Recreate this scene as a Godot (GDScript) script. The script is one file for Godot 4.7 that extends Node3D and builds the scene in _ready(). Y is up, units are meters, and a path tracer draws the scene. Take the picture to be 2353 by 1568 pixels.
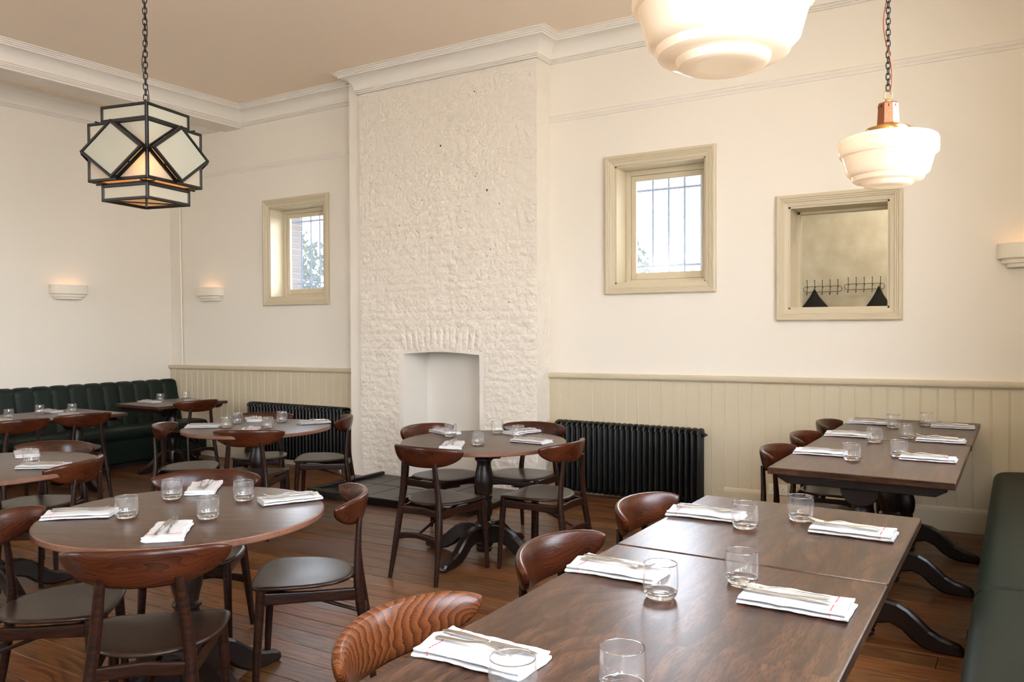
extends Node3D
# Dining room of a pub: y up, metres, the camera stands over the right bench and looks at the back wall (z = -6.6).

const SLOPE := 0.014          # the old floor sinks towards the left wall
const ZB := -6.6              # back wall plane
const XL := -9.35             # left wall plane
const XR := 0.62              # right wall plane
const ZF := 2.7               # front wall plane, behind the camera
const CEIL := 4.1
const BREAST_L := -5.84
const BREAST_R := -3.70
const ZC := -6.35             # face of the chimney breast

var M := {}
var names := {}
var unseen := 0
var rng := RandomNumberGenerator.new()

func fy(x: float) -> float:
	return SLOPE * minf(x, 0.3)

# ------------------------------------------------------------------ scene tree helpers
func numbered(called: String) -> String:
	var n: int = names.get(called, 0)
	names[called] = n + 1
	return called if n == 0 else "%s_%03d" % [called, n]

func tag(o: Node, label := "", category := "", group := "", kind := "") -> void:
	if label: o.set_meta("label", label)
	if category: o.set_meta("category", category)
	if group: o.set_meta("group", group)
	if kind: o.set_meta("kind", kind)

func thing(called: String, label: String, category: String, at := Vector3.ZERO, turn := 0.0, group := "") -> Node3D:
	var o := Node3D.new()
	o.name = numbered(called)
	add_child(o, true)
	o.position = at
	o.rotation.y = turn
	tag(o, label, category, group)
	return o

func mesh_of(st: SurfaceTool) -> ArrayMesh:
	st.generate_normals()
	return st.commit()

func put(called: String, mesh: Mesh, m: Material, parent: Node = null, at := Vector3.ZERO) -> MeshInstance3D:
	var o := MeshInstance3D.new()
	o.mesh = mesh
	o.material_override = m
	o.position = at
	if parent == null:
		o.name = numbered(called)
		add_child(o, true)
	else:
		o.name = called
		parent.add_child(o, true)
	return o

func obj(called: String, st: SurfaceTool, m: Material, parent: Node = null, at := Vector3.ZERO) -> MeshInstance3D:
	return put(called, mesh_of(st), m, parent, at)

func struct(called: String, st: SurfaceTool, m: Material, label: String, category: String) -> MeshInstance3D:
	var o := obj(called, st, m)
	tag(o, label, category, "", "structure")
	return o

func dup(o: Node3D, base: String, at: Vector3, turn: float, label: String, group := "") -> Node3D:
	var c: Node3D = o.duplicate()
	c.name = numbered(base)
	add_child(c, true)
	c.position = at
	c.rotation.y = turn
	c.set_meta("label", label)
	if group: c.set_meta("group", group)
	return c

# ------------------------------------------------------------------ mesh helpers (a, b, c, d run anticlockwise seen from outside)
func mb() -> SurfaceTool:
	var st := SurfaceTool.new()
	st.begin(Mesh.PRIMITIVE_TRIANGLES)
	return st

func quad(st: SurfaceTool, a: Vector3, b: Vector3, c: Vector3, d: Vector3) -> void:
	st.add_vertex(a); st.add_vertex(c); st.add_vertex(b)
	st.add_vertex(a); st.add_vertex(d); st.add_vertex(c)

func tri(st: SurfaceTool, a: Vector3, b: Vector3, c: Vector3) -> void:
	st.add_vertex(a); st.add_vertex(c); st.add_vertex(b)

func box(st: SurfaceTool, size: Vector3, at := Vector3.ZERO, bevel := 0.0, turned := Basis()) -> void:
	st.set_smooth_group(-1)
	var h := size / 2.0
	var t := Transform3D(turned, at)
	var e := minf(bevel, minf(h.x, minf(h.y, h.z)) * 0.9)
	var ax := [Vector3.RIGHT, Vector3.UP, Vector3.BACK]
	for i in 3:
		for s in [-1.0, 1.0]:
			var n: Vector3 = ax[i] * s
			var u: Vector3 = ax[(i + 1) % 3]
			var v: Vector3 = ax[(i + 2) % 3] * s
			var c: Vector3 = n * h[i]
			var hu: float = h[(i + 1) % 3] - e
			var hv: float = h[(i + 2) % 3] - e
			quad(st, t * (c - u * hu - v * hv), t * (c + u * hu - v * hv), t * (c + u * hu + v * hv), t * (c - u * hu + v * hv))
	if e <= 0.0: return
	for i in 3:
		var j := (i + 1) % 3
		var k := (i + 2) % 3
		for sj in [-1.0, 1.0]:
			for sk in [-1.0, 1.0]:
				var l: Vector3 = ax[i] * (h[i] - e)
				var p: Vector3 = ax[j] * sj * h[j] + ax[k] * sk * (h[k] - e)
				var q: Vector3 = ax[j] * sj * (h[j] - e) + ax[k] * sk * h[k]
				_edge(st, t, p, q, l, sj * sk)
	for sx in [-1.0, 1.0]:
		for sy in [-1.0, 1.0]:
			for sz in [-1.0, 1.0]:
				var a := Vector3(sx * h.x, sy * (h.y - e), sz * (h.z - e))
				var b := Vector3(sx * (h.x - e), sy * h.y, sz * (h.z - e))
				var c := Vector3(sx * (h.x - e), sy * (h.y - e), sz * h.z)
				if sx * sy * sz > 0: tri(st, t * a, t * b, t * c)
				else: tri(st, t * a, t * c, t * b)

func _edge(st: SurfaceTool, t: Transform3D, p: Vector3, q: Vector3, l: Vector3, s: float) -> void:
	# outward is p + q; (q - p) x l points that way or the other
	var n := (q - p).cross(l)
	if n.dot(p + q) > 0: quad(st, t * (p - l), t * (q - l), t * (q + l), t * (p + l))
	else: quad(st, t * (p + l), t * (q + l), t * (q - l), t * (p - l))

func creases(p: Array, most := 0.6) -> Array:
	# smooth group of every segment of a profile
	var g := []
	var k := 1
	for i in p.size() - 1:
		if i > 0:
			var a: Vector2 = (p[i] - p[i - 1]).normalized()
			var b: Vector2 = (p[i + 1] - p[i]).normalized()
			if a.dot(b) < cos(most): k += 1
		g.append(k)
	return g

func lathe(st: SurfaceTool, p: Array, seg := 32, t := Transform3D(), phase := 0.0) -> void:
	var g := creases(p)
	for i in p.size() - 1:
		st.set_smooth_group(g[i] if seg > 10 else -1)
		for k in seg:
			var a := TAU * k / seg + phase
			var b := TAU * (k + 1) / seg + phase
			var ca := Vector3(cos(a), 0, sin(a))
			var cb := Vector3(cos(b), 0, sin(b))
			var y0 := Vector3(0, p[i].y, 0)
			var y1 := Vector3(0, p[i + 1].y, 0)
			var v0: Vector3 = t * (ca * p[i].x + y0)
			var v1: Vector3 = t * (ca * p[i + 1].x + y1)
			var v2: Vector3 = t * (cb * p[i + 1].x + y1)
			var v3: Vector3 = t * (cb * p[i].x + y0)
			if p[i].x < 1e-6: tri(st, v0, v1, v2)
			elif p[i + 1].x < 1e-6: tri(st, v0, v1, v3)
			else: quad(st, v0, v1, v2, v3)

func loft(st: SurfaceTool, rings: Array, closed := false, caps := true, uv := false) -> void:
	# rings of points, anticlockwise seen against the way they follow each other
	st.set_smooth_group(1)
	var n: int = rings[0].size()
	var steps := rings.size() if closed else rings.size() - 1
	for k in steps:
		var p: Array = rings[k]
		var q: Array = rings[(k + 1) % rings.size()]
		for j in n:
			var j2 := (j + 1) % n
			if uv:
				var u0 := float(k) / steps
				var u1 := float(k + 1) / steps
				for w in [[p[j], u0], [q[j2], u1], [p[j2], u0], [p[j], u0], [q[j], u1], [q[j2], u1]]:
					st.set_uv(Vector2(w[1], (w[0].y - 0.665) * 7.0))
					st.add_vertex(w[0])
			else:
				quad(st, p[j], p[j2], q[j2], q[j])
	if caps and not closed:
		st.set_smooth_group(2)
		for e in 2:
			var r: Array = rings[0] if e == 0 else rings[-1]
			var c := Vector3.ZERO
			for v in r: c += v
			c /= n
			for j in n:
				if uv: st.set_uv(Vector2(float(e), (c.y - 0.665) * 7.0))
				if e == 0: tri(st, c, r[(j + 1) % n], r[j])
				else: tri(st, c, r[j], r[(j + 1) % n])

func tube(st: SurfaceTool, pts: Array, rx: Array, ry := [], sides := 10, up := Vector3.UP, caps := true, closed := false) -> void:
	var rings := []
	var n := pts.size()
	var last := up
	for k in n:
		var t: Vector3
		if closed: t = (pts[(k + 1) % n] - pts[(k - 1 + n) % n]).normalized()
		else: t = (pts[mini(k + 1, n - 1)] - pts[maxi(k - 1, 0)]).normalized()
		var b := last - t * last.dot(t)
		if b.length() < 0.05: b = t.cross(Vector3.RIGHT if absf(t.x) < 0.8 else Vector3.BACK)
		b = b.normalized()
		last = b
		var a := b.cross(t)          # a x b = t
		var x: float = rx[mini(k, rx.size() - 1)]
		var y: float = x if ry.is_empty() else ry[mini(k, ry.size() - 1)]
		var r := []
		for j in sides:
			var w := TAU * (j + 0.5) / sides
			r.append(pts[k] + a * cos(w) * x + b * sin(w) * y)
		rings.append(r)
	loft(st, rings, closed, caps)

func bar(st: SurfaceTool, pts: Array, rx: Array, ry: Array, up := Vector3.UP) -> void:
	# like tube, with a squarish section
	var rings := []
	for k in pts.size():
		var t: Vector3 = (pts[mini(k + 1, pts.size() - 1)] - pts[maxi(k - 1, 0)]).normalized()
		var b := (up - t * up.dot(t)).normalized()
		var a := b.cross(t)
		var r := []
		for j in 16:
			var w := TAU * (j + 0.5) / 16.0
			r.append(pts[k] + a * signf(cos(w)) * pow(absf(cos(w)), 0.35) * rx[mini(k, rx.size() - 1)] + b * signf(sin(w)) * pow(absf(sin(w)), 0.35) * ry[mini(k, ry.size() - 1)])
		rings.append(r)
	loft(st, rings)

func prism(st: SurfaceTool, poly: Array, depth: float, t := Transform3D(), smooth := true, bevel := 0.0) -> void:
	# anticlockwise outline in x, y; from z = 0 to depth
	var n := poly.size()
	var inner := []
	for i in n:
		var a: Vector2 = (poly[i] - poly[(i - 1 + n) % n]).normalized()
		var b: Vector2 = (poly[(i + 1) % n] - poly[i]).normalized()
		var m := Vector2(-a.y, a.x) + Vector2(-b.y, b.x)
		m = m / maxf(0.35, m.length_squared() / 2.0)
		inner.append(poly[i] + m * bevel)
	var g := 1
	for i in n:
		var p: Vector2 = poly[i]
		var q: Vector2 = poly[(i + 1) % n]
		if smooth and i > 0:
			var d0: Vector2 = (p - poly[i - 1]).normalized()
			if d0.dot((q - p).normalized()) < 0.75: g += 1
		st.set_smooth_group(g if smooth else -1)
		var z0 := bevel
		var z1 := depth - bevel
		quad(st, t * Vector3(p.x, p.y, z0), t * Vector3(q.x, q.y, z0), t * Vector3(q.x, q.y, z1), t * Vector3(p.x, p.y, z1))
		if bevel > 0.0:
			var pi: Vector2 = inner[i]
			var qi: Vector2 = inner[(i + 1) % n]
			st.set_smooth_group(-1)
			quad(st, t * Vector3(p.x, p.y, z1), t * Vector3(q.x, q.y, z1), t * Vector3(qi.x, qi.y, depth), t * Vector3(pi.x, pi.y, depth))
			quad(st, t * Vector3(pi.x, pi.y, 0), t * Vector3(qi.x, qi.y, 0), t * Vector3(q.x, q.y, z0), t * Vector3(p.x, p.y, z0))
	st.set_smooth_group(-1)
	var idx := Geometry2D.triangulate_polygon(PackedVector2Array(inner))
	for i in range(0, idx.size(), 3):
		var a: Vector2 = inner[idx[i]]
		var b: Vector2 = inner[idx[i + 1]]
		var c: Vector2 = inner[idx[i + 2]]
		if (b - a).cross(c - a) < 0:
			var s := b; b = c; c = s
		tri(st, t * Vector3(a.x, a.y, depth), t * Vector3(b.x, b.y, depth), t * Vector3(c.x, c.y, depth))
		tri(st, t * Vector3(a.x, a.y, 0), t * Vector3(c.x, c.y, 0), t * Vector3(b.x, b.y, 0))

func moulding(st: SurfaceTool, path: Array, up: Vector3, profile: Array, closed := false) -> void:
	# the profile's x runs along direction x up, its y along up; mitred corners
	var n := path.size()
	var rows := []
	for k in n:
		var d0: Vector3 = (path[k] - path[(k - 1 + n) % n]).normalized() if closed or k > 0 else (path[1] - path[0]).normalized()
		var d1: Vector3 = (path[(k + 1) % n] - path[k]).normalized() if closed or k < n - 1 else d0
		var n0 := d0.cross(up).normalized()
		var n1 := d1.cross(up).normalized()
		var m := (n0 + n1) / (1.0 + n0.dot(n1))
		var r := []
		for p in profile: r.append(path[k] + m * p.x + up * p.y)
		rows.append(r)
	var g := creases(profile, 0.5)
	for k in (n if closed else n - 1):
		for j in profile.size() - 1:
			st.set_smooth_group(g[j] + 40 * k)
			quad(st, rows[k][j], rows[(k + 1) % n][j], rows[(k + 1) % n][j + 1], rows[k][j + 1])
	if not closed:
		st.set_smooth_group(-1)
		for e in [0, n - 1]:
			var idx := Geometry2D.triangulate_polygon(PackedVector2Array(profile))
			for i in range(0, idx.size(), 3):
				var a: Vector3 = rows[e][idx[i]]; var b: Vector3 = rows[e][idx[i + 1]]; var c: Vector3 = rows[e][idx[i + 2]]
				var out: Vector3 = path[0] - path[1] if e == 0 else path[n - 1] - path[n - 2]
				if (b - a).cross(c - a).dot(out) < 0: tri(st, a, c, b)
				else: tri(st, a, b, c)

func slab_with_holes(st: SurfaceTool, us: Array, vs: Array, holes: Array, place: Callable) -> void:
	# a wall as blocks between break lines; holes are [u0, v0, u1, v1]; place(u0, v0, u1, v1) adds a block
	for i in us.size() - 1:
		for j in vs.size() - 1:
			var cu: float = (us[i] + us[i + 1]) / 2.0
			var cv: float = (vs[j] + vs[j + 1]) / 2.0
			var open := false
			for h in holes:
				if cu > h[0] and cu < h[2] and cv > h[1] and cv < h[3]: open = true
			if not open: place.call(us[i], vs[j], us[i + 1], vs[j + 1])

func span(st: SurfaceTool, lo: Vector3, hi: Vector3, bevel := 0.0) -> void:
	box(st, hi - lo, (lo + hi) / 2.0, bevel)

# ------------------------------------------------------------------ materials
func noise(seed_: int, freq: float, octaves := 3, kind := FastNoiseLite.TYPE_SIMPLEX_SMOOTH) -> FastNoiseLite:
	var n := FastNoiseLite.new()
	n.seed = seed_
	n.noise_type = kind
	n.frequency = freq
	n.fractal_octaves = octaves
	return n

func normal_tex(seed_: int, freq: float, strength: float, octaves := 4, size := 512) -> NoiseTexture2D:
	var t := NoiseTexture2D.new()
	t.width = size
	t.height = size
	t.seamless = true
	t.as_normal_map = true
	t.bump_strength = strength
	t.noise = noise(seed_, freq, octaves)
	return t

func mat(c: Color, rough := 0.6, metal := 0.0, spec := 0.5) -> StandardMaterial3D:
	var m := StandardMaterial3D.new()
	m.albedo_color = c
	m.roughness = rough
	m.metallic = metal
	m.metallic_specular = spec
	return m

func bumpy(m: StandardMaterial3D, t: Texture2D, scale: float, amount := 1.0, world := true) -> StandardMaterial3D:
	m.normal_enabled = true
	m.normal_texture = t
	m.normal_scale = amount
	m.uv1_triplanar = true
	m.uv1_world_triplanar = world
	m.uv1_scale = Vector3.ONE * scale
	return m

func wood_tex(w: int, h: int, seed_: int, dark: Color, light: Color, rings: float, wander: float, pores: float, contrast := 0.6) -> ImageTexture:
	# grain along u: growth rings of a flat-sawn board, broken by fine pores
	var low := noise(seed_, 1.0, 2)
	var fine := noise(seed_ + 1, 1.0, 2)
	var data := PackedByteArray()
	data.resize(w * h * 3)
	var k := 0
	for y in h:
		var v := float(y) / h
		for x in w:
			var u := float(x) / w
			var r := v * rings + low.get_noise_2d(u * 2.2, v * 3.0) * wander
			var s := r - floorf(r)
			s = pow(s, 2.5) * (1.0 - smoothstep(0.93, 1.0, s))
			var p := fine.get_noise_2d(u * 26.0, v * 420.0)
			var q := fine.get_noise_2d(u * 3.0 + 40.0, v * 30.0)
			var t := clampf(0.55 + 0.35 * q - contrast * s - pores * maxf(0.0, p), 0.0, 1.0)
			var c := dark.lerp(light, t)
			data[k] = int(c.r * 255.0); data[k + 1] = int(c.g * 255.0); data[k + 2] = int(c.b * 255.0)
			k += 3
	return ImageTexture.create_from_image(Image.create_from_data(w, h, false, Image.FORMAT_RGB8, data))

func crest_tex(w: int, h: int, seed_: int, dark: Color, light: Color, cathedral: bool) -> ImageTexture:
	var low := noise(seed_, 1.0, 2)
	var fine := noise(seed_ + 3, 1.0, 2)
	var data := PackedByteArray()
	data.resize(w * h * 3)
	var k := 0
	for y in h:
		var v := float(y) / h
		for x in w:
			var u := float(x) / w
			var n := low.get_noise_2d(u * 3.0, v * 2.0)
			var t: float
			var p := fine.get_noise_2d(u * 60.0, v * 90.0)
			if cathedral:
				var a := Vector2((u - 0.17) * 4.6, (v - 0.62) * 1.5).length()
				var b := Vector2((u - 0.85) * 4.6, (v - 0.30) * 1.5).length()
				var f := minf(a, b) * 6.4 + n * 0.7 + 0.07 * p
				var s := f - floorf(f)
				t = clampf(0.92 - 0.68 * pow(s, 1.4) + 0.30 * p, 0.0, 1.0) * (1.0 - 0.35 * smoothstep(0.28, 0.0, v))
			else:
				var f := v * 11.0 + n * 2.2 + 1.2 * sin(u * 3.0)
				var s := f - floorf(f)
				t = clampf(0.62 + 0.25 * n - 0.35 * pow(s, 2.0) + 0.22 * fine.get_noise_2d(u * 40.0, v * 160.0), 0.0, 1.0)
			var c := dark.lerp(light, t)
			data[k] = int(c.r * 255.0); data[k + 1] = int(c.g * 255.0); data[k + 2] = int(c.b * 255.0)
			k += 3
	return ImageTexture.create_from_image(Image.create_from_data(w, h, false, Image.FORMAT_RGB8, data))

func plaster_tex(seed_: int, a: Color, b: Color, freq: float) -> NoiseTexture2D:
	var t := NoiseTexture2D.new()
	t.width = 512
	t.height = 512
	t.seamless = true
	t.noise = noise(seed_, freq, 4)
	var g := Gradient.new()
	g.set_color(0, a)
	g.set_color(1, b)
	t.color_ramp = g
	return t

func textured(t: Texture2D, scale: Vector3, rough: float, world := false, offset := Vector3.ZERO) -> StandardMaterial3D:
	var m := mat(Color.WHITE, rough)
	m.albedo_texture = t
	m.uv1_triplanar = true
	m.uv1_world_triplanar = world
	m.uv1_triplanar_sharpness = 8.0
	m.uv1_scale = scale
	m.uv1_offset = offset
	return m

func make_materials() -> void:
	var wall_n := normal_tex(3, 0.012, 1.2)
	M.wall = bumpy(mat(Color(0.905, 0.878, 0.830), 0.62, 0.0, 0.35), wall_n, 0.55, 0.35)
	M.ceiling = bumpy(mat(Color(0.965, 0.895, 0.815), 0.8, 0.0, 0.3), wall_n, 0.4, 0.3)
	M.cornice = mat(Color(0.905, 0.882, 0.842), 0.5, 0.0, 0.35)
	M.sage = bumpy(mat(Color(0.785, 0.738, 0.635), 0.45, 0.0, 0.4), wall_n, 0.9, 0.15)
	M.brick = bumpy(mat(Color(0.895, 0.862, 0.810), 0.42, 0.0, 0.45), normal_tex(8, 0.014, 8.0, 5), 1.3, 1.0)
	M.hatch_wall = textured(plaster_tex(15, Color(0.77, 0.735, 0.65), Color(0.85, 0.825, 0.755), 0.01), Vector3.ONE * 0.9, 0.8, true)
	M.black = mat(Color(0.035, 0.034, 0.034), 0.42, 0.0, 0.5)
	M.gap = mat(Color(0.09, 0.055, 0.035), 0.9)
	M.slate = bumpy(mat(Color(0.075, 0.07, 0.066), 0.3), normal_tex(21, 0.02, 3.0), 2.0, 0.4)
	M.pit = mat(Color(0.10, 0.07, 0.05), 0.9)
	# woods
	var table_t := wood_tex(1024, 768, 5, Color(0.165, 0.100, 0.068), Color(0.400, 0.270, 0.190), 30.0, 2.2, 1.2, 0.46)
	M.table = textured(table_t, Vector3(0.62, 0.62, 0.62), 0.29)
	M.table.metallic_specular = 0.42
	M.edge = textured(wood_tex(256, 128, 6, Color(0.36, 0.235, 0.175), Color(0.52, 0.36, 0.275), 6.0, 1.0, 0.4), Vector3(1.4, 1.4, 1.4), 0.4)
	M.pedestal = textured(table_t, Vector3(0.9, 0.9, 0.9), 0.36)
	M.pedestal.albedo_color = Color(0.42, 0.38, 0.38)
	var frame_t := wood_tex(512, 512, 9, Color(0.075, 0.034, 0.019), Color(0.24, 0.112, 0.056), 18.0, 1.4, 0.4)
	M.chair = textured(frame_t, Vector3(1.8, 1.8, 1.8), 0.32)
	M.chair.metallic_specular = 0.36
	var seat_t := wood_tex(512, 512, 12, Color(0.125, 0.078, 0.054), Color(0.215, 0.146, 0.106), 14.0, 2.5, 0.35)
	M.seat = textured(seat_t, Vector3(1.7, 1.7, 1.7), 0.3)
	M.seat.metallic_specular = 0.38
	M.crest = []
	for i in 3:
		var m := mat(Color.WHITE, 0.27)
		m.albedo_texture = crest_tex(1024, 256, 30 + i, Color(0.165, 0.074, 0.035) if i == 0 else Color(0.125, 0.050, 0.020), [Color(0.44, 0.245, 0.13), Color(0.37, 0.172, 0.074), Color(0.32, 0.146, 0.066)][i], i == 0)
		m.clearcoat_enabled = true
		m.clearcoat = 0.08
		m.metallic_specular = 0.36
		m.clearcoat_roughness = 0.2
		M.crest.append(m)
	var floor_t := wood_tex(1024, 512, 17, Color(0.30, 0.180, 0.088), Color(0.61, 0.415, 0.225), 9.0, 2.0, 0.5)
	M.plank = []
	for i in 5:
		var m := textured(floor_t, Vector3(0.45, 1.0, 1.9), 0.33 + 0.04 * (i % 3), false, Vector3(0.17 * i, 0.1 * i, 0.23 * i))
		m.albedo_color = [Color(1, 1, 1), Color(0.86, 0.84, 0.83), Color(0.94, 0.88, 0.82), Color(0.78, 0.76, 0.76), Color(1, 0.93, 0.88)][i]
		M.plank.append(m)
	# soft and hard goods
	M.leather = bumpy(mat(Color(0.066, 0.110, 0.082), 0.48, 0.0, 0.34), normal_tex(33, 0.06, 2.0), 6.0, 0.35, false)
	M.linen = bumpy(mat(Color(0.75, 0.745, 0.74), 0.9), normal_tex(34, 0.09, 2.0), 12.0, 0.3, false)
	M.stitch = mat(Color(0.72, 0.12, 0.16), 0.8)
	M.steel = mat(Color(0.80, 0.80, 0.80), 0.2, 1.0)
	M.chrome = mat(Color(0.8, 0.8, 0.8), 0.1, 1.0)
	M.brass = mat(Color(0.78, 0.62, 0.38), 0.28, 1.0)
	M.copper = bumpy(mat(Color(0.70, 0.475, 0.37), 0.25, 1.0), normal_tex(35, 0.02, 2.0), 6.0, 0.4, false)
	M.iron = mat(Color(0.045, 0.036, 0.031), 0.4, 0.2)
	M.wire = mat(Color(0.34, 0.29, 0.23), 0.35, 0.7)
	M.cord = mat(Color(0.62, 0.34, 0.20), 0.7)
	M.dark_cord = mat(Color(0.05, 0.04, 0.035), 0.7)
	M.coat = bumpy(mat(Color(0.07, 0.075, 0.065), 0.85), normal_tex(36, 0.03, 4.0), 5.0, 0.8, false)
	M.socket = mat(Color(0.88, 0.87, 0.83), 0.35)
	M.slot = mat(Color(0.08, 0.07, 0.06), 0.7)
	M.ceramic = bumpy(mat(Color(0.90, 0.87, 0.81), 0.6), wall_n, 2.0, 0.2)
	M.pipe = mat(Color(0.91, 0.88, 0.82), 0.45)
	var g := mat(Color(1, 1, 1, 0.0), 0.0)
	g.refraction_enabled = true
	g.refraction_scale = 0.05
	var gw := mat(Color(1, 1, 1, 0.02), 0.0)
	gw.transparency = BaseMaterial3D.TRANSPARENCY_ALPHA
	M.glass_wall = gw
	M.glass = g
	var pane := mat(Color(0.90, 0.94, 1.0, 0.06), 0.16)
	pane.transparency = BaseMaterial3D.TRANSPARENCY_ALPHA
	M.pane = pane
	var clear := mat(Color(1, 1, 1, 0.02), 0.01)
	clear.transparency = BaseMaterial3D.TRANSPARENCY_ALPHA
	M.clear_pane = clear
	var opal := mat(Color(0.94, 0.895, 0.83), 0.12, 0.0, 0.5)
	opal.emission_enabled = true
	opal.emission = Color(1.0, 0.80, 0.55)
	opal.emission_energy_multiplier = 0.28
	M.opal = opal
	var frost := mat(Color(0.85, 0.845, 0.78, 0.45), 0.5, 0.0, 0.4)
	frost.refraction_enabled = true
	frost.refraction_scale = 0.05
	M.frost = frost
	var bulb := mat(Color(1, 0.9, 0.7), 0.5)
	bulb.emission_enabled = true
	bulb.emission = Color(1.0, 0.62, 0.26)
	bulb.emission_energy_multiplier = 40.0
	M.bulb = bulb
	var soft := mat(Color(1, 0.9, 0.7), 0.5)
	soft.emission_enabled = true
	soft.emission = Color(1.0, 0.72, 0.42)
	soft.emission_energy_multiplier = 0.6
	M.soft_bulb = soft
	# outside
	M.outside_brick = mat(Color(0.25, 0.20, 0.165), 0.9)
	M.outside_wall = mat(Color(0.36, 0.33, 0.29), 0.9)
	M.ground = mat(Color(0.42, 0.4, 0.36), 0.95)
	M.bar = mat(Color(0.30, 0.33, 0.42), 0.9, 0.0, 0.1)
	var leaf := mat(Color(0.13, 0.16, 0.09), 0.85, 0.0, 0.2)
	leaf.backlight_enabled = true
	leaf.backlight = Color(0.12, 0.15, 0.06)
	M.leaf = leaf
	M.bark = mat(Color(0.2, 0.15, 0.11), 0.9)

# ------------------------------------------------------------------ the setting
const HOLES := [[-7.48, 1.825, -6.60, 2.885], [-3.04, 1.845, -2.215, 2.885], [-1.545, 1.60, -0.815, 2.405]]   # two windows and the hatch, x0 y0 x1 y1
const FIRE := [-5.32, -0.5, -4.285, 1.235]

func build_setting() -> void:
	# floor: boards that run along x on a dark base, sunk a little towards the left
	var st := mb()
	span(st, Vector3(XL - 0.4, -0.35, -8.2), Vector3(XR + 0.4, -0.032, ZF + 0.4))
	var fl := struct("floor", st, M.gap, "old stained floorboards with dark gaps under the dining tables", "floor")
	fl.rotation.z = atan(SLOPE)
	rng.seed = 11
	var z := ZF
	var row := 0
	while z > ZB + 0.01:
		var w := rng.randf_range(0.135, 0.165)
		var z0 := maxf(z - w, ZB)
		var x := XL - 0.1
		var first := true
		while x < XR:
			var length := rng.randf_range(3.0, 4.6) if not first else rng.randf_range(1.2, 4.4)
			first = false
			var x1 := minf(x + length, XR + 0.1)
			if XR + 0.1 - x1 < 0.7: x1 = XR + 0.1
			st = mb()
			box(st, Vector3(x1 - x - 0.002, 0.026, z - z0 - 0.002), Vector3.ZERO, 0.002)
			var o := obj("floor_plank", st, M.plank[rng.randi() % 5], fl, Vector3((x + x1) / 2.0, -0.0135 + rng.randf_range(-0.0008, 0.0008), (z + z0) / 2.0))
			x = x1
		z = z0
		row += 1
	# ceiling
	st = mb()
	span(st, Vector3(XL - 0.4, CEIL, -8.4), Vector3(XR + 0.4, CEIL + 0.3, ZF + 0.4))
	struct("ceiling", st, M.ceiling, "plain plaster ceiling painted warm cream, with faint patches", "ceiling")
	# back wall with two windows, a hatch and the fireplace recess
	st = mb()
	var put_back := func(u0, v0, u1, v1): span(st, Vector3(u0, v0, ZB - 0.34), Vector3(u1, v1, ZB))
	slab_with_holes(st, [XL - 0.34, -7.48, -6.60, -5.32, -4.285, -3.04, -2.215, -1.545, -0.815, XR + 0.34], [-0.5, 1.235, 1.60, 1.825, 1.845, 2.405, 2.885, CEIL + 0.02], HOLES + [FIRE], put_back)
	struct("wall_back", st, M.wall, "long cream plaster wall with two small windows and a hatch", "wall")
	st = mb()
	span(st, Vector3(XL - 0.34, -0.5, ZB - 0.34), Vector3(XL, CEIL + 0.02, ZF + 0.34))
	struct("wall_left", st, M.wall, "cream plaster wall above the green bench at left", "wall")
	# right and front walls stand outside the picture; their tall windows let the daylight in
	st = mb()
	var put_right := func(u0, v0, u1, v1): span(st, Vector3(XR, v0, u0), Vector3(XR + 0.3, v1, u1))
	var rw := [[-4.50, 1.15, -3.35, 3.8], [-1.75, 1.15, 0.0, 3.8], [0.4, 1.15, 2.15, 3.8]]
	slab_with_holes(st, [ZB, -4.50, -3.35, -1.75, 0.0, 0.4, 2.15, ZF], [-0.5, 1.15, 3.8, CEIL + 0.02], rw, put_right)
	struct("wall_right", st, M.wall, "cream wall with three tall windows behind the right bench", "wall")
	st = mb()
	var put_front := func(u0, v0, u1, v1): span(st, Vector3(u0, v0, ZF), Vector3(u1, v1, ZF + 0.3))
	var fw := [[-7.4, 1.1, -6.2, 3.3]]
	slab_with_holes(st, [XL - 0.34, -7.4, -6.2, XR + 0.34], [-0.5, 1.1, 3.3, CEIL + 0.02], fw, put_front)
	struct("wall_front", st, M.wall, "cream street-side wall with one tall window", "wall")
	for h in rw: sash_unseen(Vector3(XR + 0.17, (h[1] + h[3]) / 2.0, (h[0] + h[2]) / 2.0), h[2] - h[0], h[3] - h[1], PI / 2)
	for h in fw: sash_unseen(Vector3((h[0] + h[2]) / 2.0, (h[1] + h[3]) / 2.0, ZF + 0.17), h[2] - h[0], h[3] - h[1], 0.0)
	# ceiling beam near the left wall
	st = mb()
	span(st, Vector3(-8.25, 3.875, ZB), Vector3(-7.95, CEIL, ZF))
	struct("trim_1", st, M.wall, "boxed ceiling beam running along the left side of the room", "beam")
	# cornices
	var pr := [Vector2(0, -0.205), Vector2(0.022, -0.205), Vector2(0.022, -0.196), Vector2(0.013, -0.192), Vector2(0.026, -0.187), Vector2(0.026, -0.177), Vector2(0.016, -0.173), Vector2(0.030, -0.167), Vector2(0.030, -0.155), Vector2(0.036, -0.135), Vector2(0.050, -0.103), Vector2(0.075, -0.075), Vector2(0.108, -0.056), Vector2(0.140, -0.049), Vector2(0.150, -0.049), Vector2(0.150, -0.036), Vector2(0.166, -0.034), Vector2(0.166, -0.023), Vector2(0.183, -0.021), Vector2(0.183, -0.011), Vector2(0.205, -0.008), Vector2(0.205, 0.0)]
	st = mb()
	var y := CEIL
	moulding(st, [Vector3(-7.95, y, ZF), Vector3(-7.95, y, ZB), Vector3(BREAST_L, y, ZB), Vector3(BREAST_L, y, ZC), Vector3(BREAST_R, y, ZC), Vector3(BREAST_R, y, ZB), Vector3(XR, y, ZB), Vector3(XR, y, ZF)], Vector3.UP, pr)
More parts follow.
